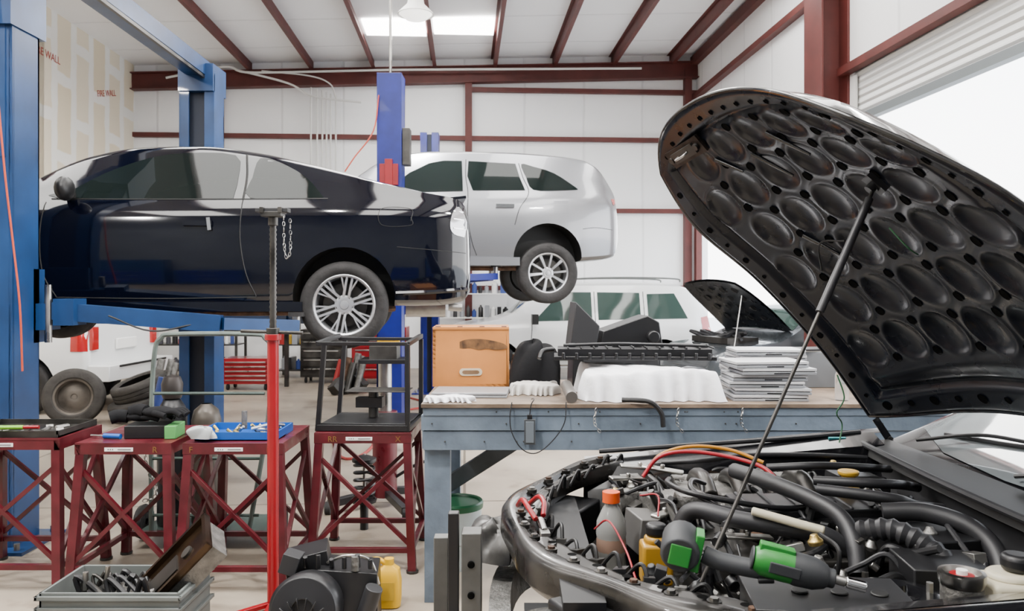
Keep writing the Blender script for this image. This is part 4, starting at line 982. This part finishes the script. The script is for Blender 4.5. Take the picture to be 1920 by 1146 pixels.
def S(s,t):
    k=abs(2*t-1); s2=s*(1-.08*k**6)+.03*k**6*(1-s)
    t2=.5+(t-.5)*(1-.05*max(0,2*s-1)**4)
    return S0(s2,t2)
def nrm(s,t):
    e=.01; a=S(min(1,s+e),t)-S(max(0,s-e),t); c=S(s,min(1,t+e))-S(s,max(0,t-e)); n=a.cross(c).normalized()
    return n if n.z>0 else -n
LS,LT=1.45,1.45
dim=[]
for r in range(6):
    for c_ in range(6):
        ss=.215+r*.128; tt=.15+c_*.142+(.071 if r%2 else 0)
        if .12<ss<.885 and .12<tt<.88: dim.append((ss,tt,.084))
def sm(a,b_,x):
    x=max(0,min(1,(x-a)/(b_-a))); return x*x*(3-2*x)
def hrel(s,t):
    e=min(s-.0,1-s)*LS; f=min(t,1-t)*LT; d=min(e,f)
    h=-.010*sm(.0,.02,d)*(1-sm(.085,.105,d)) - .006*sm(.13,.15,d) + .012*sm(.10,.115,d)*(1-sm(.12,.14,d))
    for ss,tt,R in dim:
        r=math.hypot((s-ss)*LS,(t-tt)*LT)/R
        if r<1.3:
            if r<1: h+=.017*(1-r**2.2)
            h-=.003*math.exp(-((r-1.03)/.12)**2)
    h-=.012*math.exp(-(((s-.135)*LS)/.03)**2)*sm(.08,.12,f)
    return h
N=180
b=B('hood_inner_panel'); rows=[];outer=[]
for j in range(N+1):
    s_=j/N; r=[];o_=[]
    for i in range(N+1):
        t_=i/N; p=S(s_,t_); n=nrm(s_,t_); r.append(p+n*hrel(s_,t_))
        if j%5==0 and i%5==0:
            ed=min(s_,1-s_,t_,1-t_); o_.append(p+n*(.008+.026*sm(0,.06,ed)))
    rows.append(r)
    if j%5==0: outer.append(o_)
b.grid(rows,HOODIN); b.done(parent=FC,recalc=False)
b=B('hood_outer_skin'); b.grid(outer,CARBLK)
per=[S(i/50,0) for i in range(51)]+[S(1,i/50) for i in range(1,51)]+[S(1-i/50,1) for i in range(1,51)]+[S(0,1-i/50) for i in range(1,51)]
b.tube(per,.007,CARBLK,cat=False,n=8)
b.done(parent=FC,recalc=False)
b=B('hood_inner_holes')
BLACK_M=mat('hole_black',(.001,.001,.001),.9,spec=.1)
def disc(s,t,R):
    p=S(s,t); n=nrm(s,t); p=p+n*(hrel(s,t)-.0015); b.lathe([(.0001,0),(R,0),(R+.002,.002)],p,-n,BLACK_M,18)
for ss,tt,R in dim:
    for ds,dt,r in((.043,.071,.017),(-.043,.071,.017)):
        if tt+dt<.90 and .14<ss+ds<.9: disc(ss+ds,tt+dt,r)
for i in range(12):
    disc(.04+.0*i,.08+i*.076,.012 if i%2 else .018); disc(.955,.10+i*.07,.008)
    disc(.08+i*.072,.04,.012 if i%2 else .007); disc(.08+i*.072,.955,.013 if i%2 else .008)
b.done(parent=FC,recalc=False)
b=B('hood_fittings')
def fr(s,t,off=0):
    p=S(s,t); n=nrm(s,t); a=(S(min(1,s+.01),t)-S(s-.01,t)).normalized(); c=n.cross(a).normalized()
    M=Matrix((a,c,n)).transposed().to_4x4(); M.translation=p-n*off; return M
LB=mat('latch_dark',(.03,.022,.018),.5,.6,var=.6,scale=20)
b.M=fr(.91,.20,.012); b.box((0,0,0),(.075,.26,.012),LB); b.box((0,0,-.010),(.045,.17,.014),DSTEEL); b.tube([(.0,-.035,-.02),(.0,-.03,-.04),(.0,.03,-.04),(.0,.035,-.02)],.005,STEEL)
b.cyl((0,.10,-.005),(0,.10,-.02),.014,DSTEEL); b.cyl((0,-.10,-.005),(0,-.10,-.02),.014,DSTEEL)
b.M=fr(.62,.70,.015); b.box((0,0,0),(.07,.05,.02),BLACK); b.cyl((0,0,-.005),(0,0,-.03),.015,BLACK)
b.M=Matrix()
for a0,a1 in(((.80,.42),(.70,.47)),((.84,.55),(.74,.60)),((.55,.30),(.47,.35)),((.84,.28),(.77,.33))):
    p=S(*a0)-nrm(*a0)*.012; q=S(*a1)-nrm(*a1)*.012; b.cyl(p,q,.009,CARBLK,r1=.005,n=10)
b.tube([S(.45,.25)-nrm(.45,.25)*.02,S(.52,.35)-nrm(.5,.3)*.035,S(.50,.42)-nrm(.5,.4)*.02],.003,BLACK); b.tube([S(.5,.6)-nrm(.5,.6)*.02,S(.45,.62)-nrm(.45,.6)*.04,S(.42,.60)-nrm(.42,.6)*.02],.0025,mat('wire_green',(.02,.10,.04),.5))
b.tube([(1.31,3.22,1.25),(1.33,3.20,1.16),(1.30,3.20,1.10),(1.33,3.22,1.05),(1.31,3.2,.98)],.003,mat('wire_green',(.02,.10,.04),.5))
for y in(3.30,1.66):
    b.beam((1.56,y,.97),(1.50,y,1.06),.006,.028,CARBLK); b.cyl((1.56,y-.01,.975),(1.56,y+.01,.975),.012,DSTEEL,n=10)
b.done(parent=FC)
pt=S(.615,.70)-nrm(.615,.70)*.03; pb=V((.467,2.02,.83))
b=B('hood_prop_rod'); b.cyl(pb,pt,.0055,DSTEEL,n=10); mid=pb.lerp(pt,.66); b.tube([mid,mid.lerp(pt,.5),pb.lerp(pt,.97)],.012,HOSE,cat=False,n=10); b.tube([pt,pt+V((.02,0,.02))],.014,BLACK,cat=False)
b.sph(pb,(.02,.02,.03),BLACK); b.done(parent=FC)

C=Car(3.2,[(0,.96),(.06,.985),(.14,1.02),(.8,1.38),(1.3,1.43),(2.0,1.40),(2.6,1.10),(3.1,1.02),(3.2,.7)],
  [(0,.92),(.1,.95),(.25,.97),(2.6,.98),(3.1,.95),(3.2,.6)],[(0,.83),(.3,.86),(2.4,.86),(3.2,.7)],[(0,.25),(.3,.2),(2.6,.2),(3.2,.35)],.5)
EB=empty('cabin',(1.50,2.53,0)); EB.parent=FC
C.body('body_shell',CARBLK,[(2.4,.3,.35,.4)],EB)
b=B('cabin_glass')
C.panel(b,[(.17,-.71),(.08,-.4),(.06,0),(.08,.4),(.17,.71),(.76,.52),(.76,-.52)],GLASSL,'top',step=.06)
C.panel(b,[(.42,1.0),(2.2,1.0),(1.9,1.3),(1.1,1.34)],GLASSD)
C.line(b,[(.22,.98),(.5,1.17),(.8,1.33)],TRIM,.012)
for y0_ in(.55,-.05): 
    b.tube([(.06,y0_,C.tz(.06,y0_)+.03),(.18,y0_-.2,C.tz(.18,y0_-.2)+.03),(.22,y0_-.45,C.tz(.22,y0_-.45)+.025)],.007,BLACK)
    b.tube([(.16,y0_-.02,C.tz(.16,y0_)+.012),(.20,y0_-.35,C.tz(.20,y0_-.35)+.012),(.24,y0_-.6,C.tz(.24,y0_-.6)+.012)],.008,BLACK)
b.done(parent=EB)
b=B('fenders_and_bay')
FY,NY=3.36,1.60
def fender(y,sg):
    rows=[]
    for i in range(31):
        u=i/30; x=.30+u*1.25; zt=.90+.10*u-.10*max(0,.25-u)**1.2*3; dy=-.10*max(0,.3-u)**1.3*4*1.0
        R=.36; dx=x-.62; za=.22
        if abs(dx)<R: za=.30+math.sqrt(R*R-dx*dx)
        zs=[zt,zt+.012,zt,zt-.04,(zt+za)/2+.05,(zt+za)/2-.05,za]
        ys=[-.04,.0,.045,.07,.085,.085,.08]
        rows.append([(x,y+sg*(yy+dy),zz) for yy,zz in zip(ys,zs)])
    b.grid(rows,CARBLK)
    b.grid([[(.30+1.2*i/20,y-sg*(.04+.10*k),.90+.10*i/20-.03*min(k,1)-.16*max(0,k-1)-(0 if k<3 else .1)) for k in range(4)] for i in range(21)],CARBLK)
    b.grid([[(.30+1.2*i/20,y-sg*(.34-.0*k),.55-.2*k) for k in range(2)] for i in range(21)],CARBLK)
fender(FY,1); fender(NY,-1)
b.bb(.05,1.55,1.66,3.3,.28,.30,BLACK)
b.bb(1.46,1.50,1.66,3.32,.30,.93,mat('firewall_dark',(.02,.02,.022),.6,var=.4))
rows=[]
for i in range(25):
    y=1.75+i*.065; c_=1-((y-2.53)/.8)**2
    rows.append([(1.43-.02*c_,y,.925),(1.44-.02*c_,y,.955),(1.49,y,.962+.01*c_),(1.55,y,.975+.01*c_)])
b.grid(rows,TRIM)
b.tube([(1.43,3.3,.965),(1.41,2.9,.965),(1.40,2.5,.965),(1.41,2.0,.965),(1.43,1.70,.97)],.012,HOSE)
b.tube([(.36,3.30,.925),(.8,3.30,.955),(1.2,3.31,.98),(1.45,3.33,1.0)],.010,HOSE)
for y in(3.06,1.98):
    b.lathe([(.16,-.25),(.13,-.02),(.12,.0),(.06,.01),(.03,.0),(.025,.03),(.0001,.03)],(.95,y,.84),(0,0,1),CARBLK,28)
    for a in(0,2.1,4.2): b.cyl((.95+.085*math.cos(a),y+.085*math.sin(a),.845),(.95+.085*math.cos(a),y+.085*math.sin(a),.87),.009,STEEL,n=6)
b.done(parent=FC)
WORN=mat('worn_black_metal',(.030,.028,.026),.30,.7,var=.6,scale=7,rvar=.12,coat=.2)
b=B('radiator_support')
path=[(.42,3.30,.90),(.30,3.22,.89),(.17,3.08,.87),(.06,2.90,.85),(.03,2.72,.83),(.06,2.52,.82),(.14,2.32,.82),(.25,2.14,.83),(.38,1.98,.84),(.52,1.84,.86),(.60,1.70,.87)]
P=catmull(path,12); rows=[]
wid=.062
for i,p in enumerate(P):
    t=(P[min(i+2,len(P)-1)]-P[max(0,i-2)]).normalized(); n=V((t.y,-t.x,0)).normalized()
    w=wid*(1+.22*math.sin(i*.20))
    n=-n if n.x>0 else n
    rows.append([p-n*w+V((0,0,-.06)),p-n*w+V((0,0,-.012)),p-n*(w*.9)+V((0,0,-.002)),p-n*(w*.7),p-n*(w*.3)+V((0,0,-.012)),p-n*(w*.1)+V((0,0,-.010)),p+n*(w*.1)+V((0,0,.006)),p+n*(w*.5)+V((0,0,.008)),p+n*(w*.8)+V((0,0,.0)),p+n*w+V((0,0,-.02)),p+n*(w*1.05)+V((0,0,-.08)),p+n*(w*.7)+V((0,0,-.11))])
b.grid(rows,WORN)
for i in range(6,len(P)-5,7):
    b.cyl(P[i]+V((0,0,-.01)),P[i]+V((0,0,.016)),.011,STEEL if i%3 else RUST,n=6); b.cyl(P[i]+V((0,0,-.004)),P[i]+V((0,0,.009)),.018,DSTEEL,n=16)
    b.lathe([(.0001,0),(.014,0)],P[i+3]+V((.035,.01,.0035)),(0,0,1),BLACK_M,12)
b.bb(.16,.20,2.05,3.05,.35,.78,BLACK)
for i in range(30): b.bb(.145,.16,2.07+i*.033,2.075+i*.033,.37,.76,DSTEEL)
b.bb(.13,.24,2.03,3.07,.76,.80,BLACK)
Q=catmull([(.30,3.2,.55),(.02,3.0,.53),(-.04,2.6,.52),(.02,2.2,.53),(.25,1.9,.55)],6)
for i in range(len(Q)-1): b.beam(Q[i],Q[i+1]+(Q[i+1]-Q[i])*.1,.07,.12,CAST)
random.seed(3)
for k in range(16):
    i=4+k*6; p=P[min(i,len(P)-6)]; q=P[min(i+5,len(P)-1)]
    b.tube([p+V((.07,.0,-.02)),p.lerp(q,.5)+V((.09,0,.02+.02*random.random())),q+V((.08,0,-.02))],.006,BLACK)
    b.box(p+V((.07,.02,-.01)),(.04,.03,.03),random.choice([BLACK,DSTEEL,CAST]),(0,.2,random.random()*3))
b.done(parent=FC)
crumple('bent_grille_duct',(-.07,2.90,.64),(.18,.24,.12),mat('scuffed_grey_metal',(.07,.068,.065),.35,.6,var=.5,scale=15),77,n=14,amp=.35,parent=FC)
b=B('headlamp_housings')
for y,sg in((3.05,1),(2.05,-1)):
    b.sph((.12,y,.67),(.15,.17,.08),mat('headlamp_lens',(.10,.10,.095),.25,.4,coat=.4),24,(0,.2,sg*.5)); b.box((.22,y,.70),(.15,.26,.15),BLACK,(0,0,sg*-.5))
b.done(.01,parent=FC)

# ---------------- engine
b=B('engine_block_and_covers')
b.box((.85,2.62,.60),(.66,.62,.42),DSTEEL); b.box((.97,2.66,.83),(.52,.30,.07),BLACK,(0,0,.05)); b.box((.97,2.66,.875),(.46,.22,.03),BLACK,(0,0,.05))
for i in range(6): b.box((.77+i*.08,2.66,.892),(.012,.2,.012),MATTE)
b.box((.90,2.98,.80),(.55,.22,.12),CAST,(0,0,.03)); 
for i in range(4):
    b.tube([(.70+i*.12,2.82,.86),(.70+i*.12,2.92,.90),(.70+i*.12,3.05,.88),(.70+i*.12,3.10,.80)],.030,DSTEEL,n=12)
b.cyl((.62,3.10,.83),(1.18,3.12,.84),.045,CAST,n=20)
b.lathe([(.0001,0),(.05,0),(.055,.03),(.05,.05),(.0001,.05)],(.60,2.70,.86),(0,0,1),CAST,24)
b.cyl((.52,2.52,.60),(.50,2.52,.78),.08,CAST,n=24); b.box((.55,2.85,.80),(.14,.16,.12),CAST,(0,0,.3))
b.box((.46,2.76,.76),(.10,.16,.12),mat('grey_alternator',(.15,.145,.14),.5,.6),(0,.1,.2)); b.cyl((.36,2.9,.80),(.45,2.98,.81),.05,CAST)
for i in range(10):
    b.cyl((.66+i*.06,2.5,.80),(.66+i*.06,2.5,.855),.009,STEEL,n=6)
b.box((1.22,2.36,.83),(.22,.20,.10),BLACK,(0,0,.2)); b.box((1.27,2.95,.86),(.18,.14,.10),BLACK,(0,.1,.1)); b.box((1.15,2.15,.80),(.20,.18,.14),BLACK,(0,0,-.1))
b.lathe([(.0001,0),(.033,0),(.036,.012),(.034,.02),(.022,.024),(.022,.05),(.034,.055),(.036,.07),(.0001,.07)],(1.17,2.78,.895),(0,0,1),mat('oil_cap_yellow',(.46,.27,.02),.4),20)
for (x,y,z,a) in((.44,3.02,.88,.4),(.58,3.08,.90,-.3),(.50,2.62,.86,1.0),(.72,2.44,.84,.2),(.50,3.12,.90,.1)):
    b.box((x,y,z),(.16,.035,.012),STEEL,(0.1,.1,a)); b.cyl((x,y,z),(x,y,z+.02),.010,STEEL,n=6)
b.cyl((.72,2.40,.93),(.90,2.30,.90),.013,CREAM,n=10)
b.done(.005,parent=FC)
b=B('hoses_and_cables')
def H(pts,r,m=HOSE,rid=0,n=12): b.tube(pts,r,m,n=n,rid=rid,k=7)
H([(.77,2.78,.965),(.84,2.66,.96),(.93,2.52,.94),(.99,2.42,.91),(1.0,2.34,.86),(.99,2.28,.78)],.026)
H([(.53,2.52,.80),(.54,2.52,.87),(.58,2.50,.905),(.68,2.44,.895),(.80,2.39,.885),(.92,2.36,.87),(1.0,2.36,.82)],.027)
H([(1.02,2.36,.88),(1.10,2.31,.90),(1.17,2.24,.87),(1.19,2.14,.82),(1.16,2.04,.73)],.030,HOSE,.012)
H([(1.14,2.46,.91),(1.25,2.42,.92),(1.34,2.34,.90),(1.37,2.26,.85),(1.35,2.18,.76)],.028,HOSE)
H([(1.0,2.62,.94),(1.12,2.55,.94),(1.22,2.52,.93),(1.30,2.56,.90),(1.40,2.6,.88)],.018)
H([(1.05,2.78,.93),(1.2,2.70,.94),(1.32,2.72,.93),(1.42,2.8,.9)],.016)
H([(.95,2.98,.93),(1.1,2.92,.95),(1.25,2.95,.94),(1.42,3.0,.92)],.014)
H([(.60,3.2,.90),(.75,3.15,.92),(.95,3.2,.93),(1.2,3.2,.93),(1.42,3.2,.92)],.010)
H([(.66,2.74,.93),(.60,2.66,.96),(.58,2.56,.95),(.66,2.50,.91),(.8,2.50,.90)],.008,BLACK)
H([(.55,2.80,.93),(.52,2.66,.95),(.56,2.54,.95),(.70,2.50,.93),(.86,2.54,.90),(1.05,2.6,.90)],.009,BLACK)
H([(.50,3.05,.88),(.56,3.06,.95),(.66,3.05,.975),(.80,3.02,.965),(.92,2.95,.94),(.96,2.86,.90)],.008,mat('cable_red',(.30,.006,.015),.4))
H([(.52,3.12,.88),(.58,3.10,.955),(.70,3.10,.985),(.84,3.08,.975),(.95,3.02,.94)],.007,mat('cable_yellow',(.42,.18,.01),.4))
H([(.26,2.52,.84),(.29,2.40,.90),(.33,2.32,.84),(.34,2.2,.80)],.003,mat('cable_red',(.30,.006,.015),.4),n=6)
H([(.42,2.62,.92),(.47,2.58,.93),(.46,2.52,.88)],.003,mat('cable_red',(.30,.006,.015),.4),n=6)
random.seed(44)
def ok(x,y): return not(x<.62 and 2.20<y<2.46) and not(.4<x and y<2.10) and not(x<.45 and 2.45<y<2.86)
def rp(z0=.78,z1=.93):
    while 1:
        x,y=random.uniform(.35,1.38),random.uniform(1.75,3.2)
        if ok(x,y): return (x,y,random.uniform(z0,z1))
for i in range(64):
    p=V(rp()); q=[p]
    d=V((random.uniform(-1,1),random.uniform(-1,1),0)).normalized()
    for k in range(4):
        d=(d+V((random.uniform(-.7,.7),random.uniform(-.7,.7),0))).normalized()
        nx=q[-1]+d*random.uniform(.06,.13); nx.x=min(1.38,max(.52,nx.x)); nx.y=min(3.2,max(2.12,nx.y)); nx.z=random.uniform(.76,.90); q.append(nx)
    H(q,random.choice([.003,.004,.006,.008,.011,.015]),random.choice([HOSE,HOSE,BLACK,BLACK,DSTEEL,BLACK]),random.choice([0,0,0,.01]),8)
b.done(parent=FC)
b=B('small_engine_parts')
for i in range(280):
    x,y,z=rp(.70,.865); m=random.choice([BLACK,BLACK,DSTEEL,DSTEEL,CAST,HOSE,BLACK,STEEL,RUST])
    k=random.random()
    if k<.35: b.box((x,y,z),(random.uniform(.02,.08),random.uniform(.02,.07),random.uniform(.02,.05)),m,(random.uniform(-.3,.3),random.uniform(-.3,.3),random.uniform(0,3)))
    elif k<.8: 
        a=random.uniform(0,6); l=random.uniform(.02,.08); b.cyl((x,y,z),(x+l*math.cos(a)*.7,y+l*math.sin(a)*.7,z+random.uniform(-.01,.04)),random.uniform(.005,.020),m,n=10)
    else: b.lathe([(.012,0),(.02,.0),(.022,.012),(.014,.02),(.010,.03),(.0001,.03)],(x,y,z+.03),(random.uniform(-.3,.3),random.uniform(-.3,.3),1),random.choice([STEEL,CAST,BLACK,BRASS]),12)
for i in range(60):
    x,y=random.uniform(.45,1.4),random.uniform(1.68,2.1); z=random.uniform(.55,.74)
    b.box((x,y,z),(random.uniform(.04,.12),random.uniform(.03,.1),random.uniform(.03,.1)),random.choice([BLACK,DSTEEL,CAST,HOSE]),(random.uniform(-.3,.3),random.uniform(-.3,.3),random.uniform(0,3)))
b.done(.002,parent=FC)
b=B('battery'); b.box((.74,1.88,.78),(.36,.22,.18),BLACK,(0,0,-.10)); b.box((.74,1.88,.872),(.37,.23,.02),BLACK,(0,0,-.10))
for i in range(3): b.cyl((.68+i*.09,1.89-i*.01,.882),(.68+i*.09,1.89-i*.01,.887),.02,TRIM)
b.done(.006,parent=FC)
b=B('brake_fluid_reservoir'); b.box((.425,2.36,.79),(.09,.08,.12),AMBER); b.cyl((.425,2.36,.845),(.425,2.36,.87),.036,AMBER); b.cyl((.425,2.36,.868),(.425,2.36,.905),.031,BLACK,n=20); b.done(.01,parent=FC,seg=3)
b=B('coolant_filler'); b.cyl((1.03,1.83,.70),(1.03,1.83,.92),.045,CAST,n=24); b.lathe([(.046,0),(.05,.012),(.05,.03),(.040,.032),(.036,.02),(.0001,.02)],(1.03,1.83,.92),(0,0,1),STEEL,28); b.cyl((1.03,1.83,.935),(1.03,1.83,.945),.026,REDP,n=20); b.cyl((1.03,1.83,.945),(1.03,1.83,.955),.012,WHITEP)
b.tube([(1.03,1.80,.84),(1.0,1.78,.78),(.98,1.76,.7)],.03,CAST); b.done(parent=FC)
b=B('washer_bottle'); b.box((1.15,1.85,.83),(.13,.12,.20),CREAM); b.cyl((1.15,1.85,.92),(1.15,1.85,.945),.05,CREAM,n=24); b.cyl((1.17,1.85,.945),(1.17,1.85,.985),.035,BLACK,n=24); b.done(.015,parent=FC,seg=3)
b=B('inner_tape_tag'); b.box((1.34,3.30,.96),(.07,.01,.05),TEAL,(.3,0,0)); b.done(parent=FC)

FROST=mat('bottle_frosted',(.5,.5,.48),.15,trans=.6,ior=1.3)
b=B('drink_bottle_orange_cap'); b.lathe([(.0001,0),(.045,0),(.05,.01),(.047,.05),(.051,.06),(.047,.10),(.051,.12),(.048,.16),(.03,.20),(.02,.215),(.02,.225)],(.33,2.66,.665),(0,0,1),FROST,28)
b.cyl((.33,2.66,.888),(.33,2.66,.922),.029,ORANGE,n=24); b.lathe([(.0485,.05),(.0515,.06),(.0485,.10)],(.33,2.66,.672),(0,0,1),mat('drink_pinkish',(.25,.16,.12),.2),20); b.done()
b=B('red_handled_pliers')
b.tube([(.02,2.72,.86),(.035,2.64,.90),(.05,2.58,.895),(.075,2.52,.87)],.009,REDP); b.tube([(.06,2.74,.86),(.09,2.68,.90),(.105,2.62,.895),(.10,2.56,.87)],.009,REDP); b.cyl((.09,2.53,.865),(.10,2.46,.85),.012,STEEL); b.box((.10,2.45,.85),(.03,.05,.012),STEEL,(0,0,.1)); b.done(.002)
b=B('cordless_impact_wrench')
GD=mat('dark_grey_rubber',(.028,.030,.033),.55)
b.M=Matrix.Translation((.655,1.87,.945))@Euler((0,.0,-.22)).to_matrix().to_4x4()@Euler((.0,.20,.0)).to_matrix().to_4x4()
b.lathe([(.0001,-.09),(.026,-.088),(.036,-.07),(.038,-.02),(.037,.0)],(0,0,.0),(1,0,0),GREEN,28)
b.lathe([(.037,.0),(.039,.01),(.037,.05),(.028,.075),(.022,.08),(.022,.095),(.0001,.095)],(0,0,.0),(1,0,0),GD,28)
b.cyl((.095,0,0),(.12,0,0),.011,STEEL); b.cyl((.12,0,0),(.165,0,0),.013,CHROME,n=16)
b.box((-.04,0,.033),(.08,.032,.02),GREEN); b.lathe([(.0275,0),(.0275,.004),(.0001,.005)],(-.09,0,0),(-1,0,0),GD,20); b.box((-.02,-.038,.0),(.07,.006,.026),GD)
b.tube([(-.04,.0,-.02),(-.10,.01,-.03),(-.16,.02,-.035),(-.20,.025,-.03)],.022,GD,n=14); b.tube([(-.035,-.015,-.035),(-.07,-.016,-.045)],.008,BLACK)
b.box((-.215,.025,-.025),(.02,.07,.09),GREEN); b.lathe([(.0001,-.05),(.042,-.05),(.047,-.04),(.047,.04),(.042,.05),(.0001,.05)],(-.255,.025,-.025),(0,1,.2),GD,20); b.box((-.255,-.028,-.033),(.05,.006,.05),GREEN)
b.done(.005,seg=3)
b=B('steel_frame_posts')
GV=mat('galvanised_grey',(.10,.10,.095),.5,.5,var=.3)
b.bb(-.21,-.175,2.62,2.66,0,.86,BLACK); b.bb(-.165,-.10,2.60,2.68,0,.80,GV); b.bb(-.27,-.22,2.75,2.80,0,.74,GV)
for zz in(.2,.4,.6,.7): b.cyl((-.133,2.60,zz),(-.133,2.592,zz),.012,BLACK_M,n=12)
b.bb(-.29,-.09,2.58,2.82,0,.02,DSTEEL); b.bb(-.21,-.165,2.60,2.62,.50,.54,STEEL)
b.done(.003)

# ------------------------------------------------------------------ world, camera
w=bpy.data.worlds.new('world'); bpy.context.scene.world=w; w.use_nodes=True
nt=w.node_tree; bg=nt.nodes['Background']; bg.inputs[1].default_value=9.0
tc=nt.nodes.new('ShaderNodeTexCoord'); sx=nt.nodes.new('ShaderNodeSeparateXYZ'); cr=nt.nodes.new('ShaderNodeValToRGB')
cr.color_ramp.elements[0].position=0; cr.color_ramp.elements[0].color=(1,.99,.98,1); cr.color_ramp.elements[1].position=.7; cr.color_ramp.elements[1].color=(.80,.88,1,1)
nt.links.new(tc.outputs['Generated'],sx.inputs[0]); nt.links.new(sx.outputs[2],cr.inputs[0]); nt.links.new(cr.outputs[0],bg.inputs[0])
cam=bpy.data.cameras.new('camera'); co=bpy.data.objects.new('camera',cam); bpy.context.scene.collection.objects.link(co)
co.location=(0,0,1.6); co.rotation_euler=(PI/2,0,0); cam.lens=28.1; cam.sensor_width=36; cam.shift_y=-.0172; cam.clip_start=.05
cam.dof.use_dof=True; cam.dof.focus_distance=3.2; cam.dof.aperture_fstop=7
bpy.context.scene.camera=co
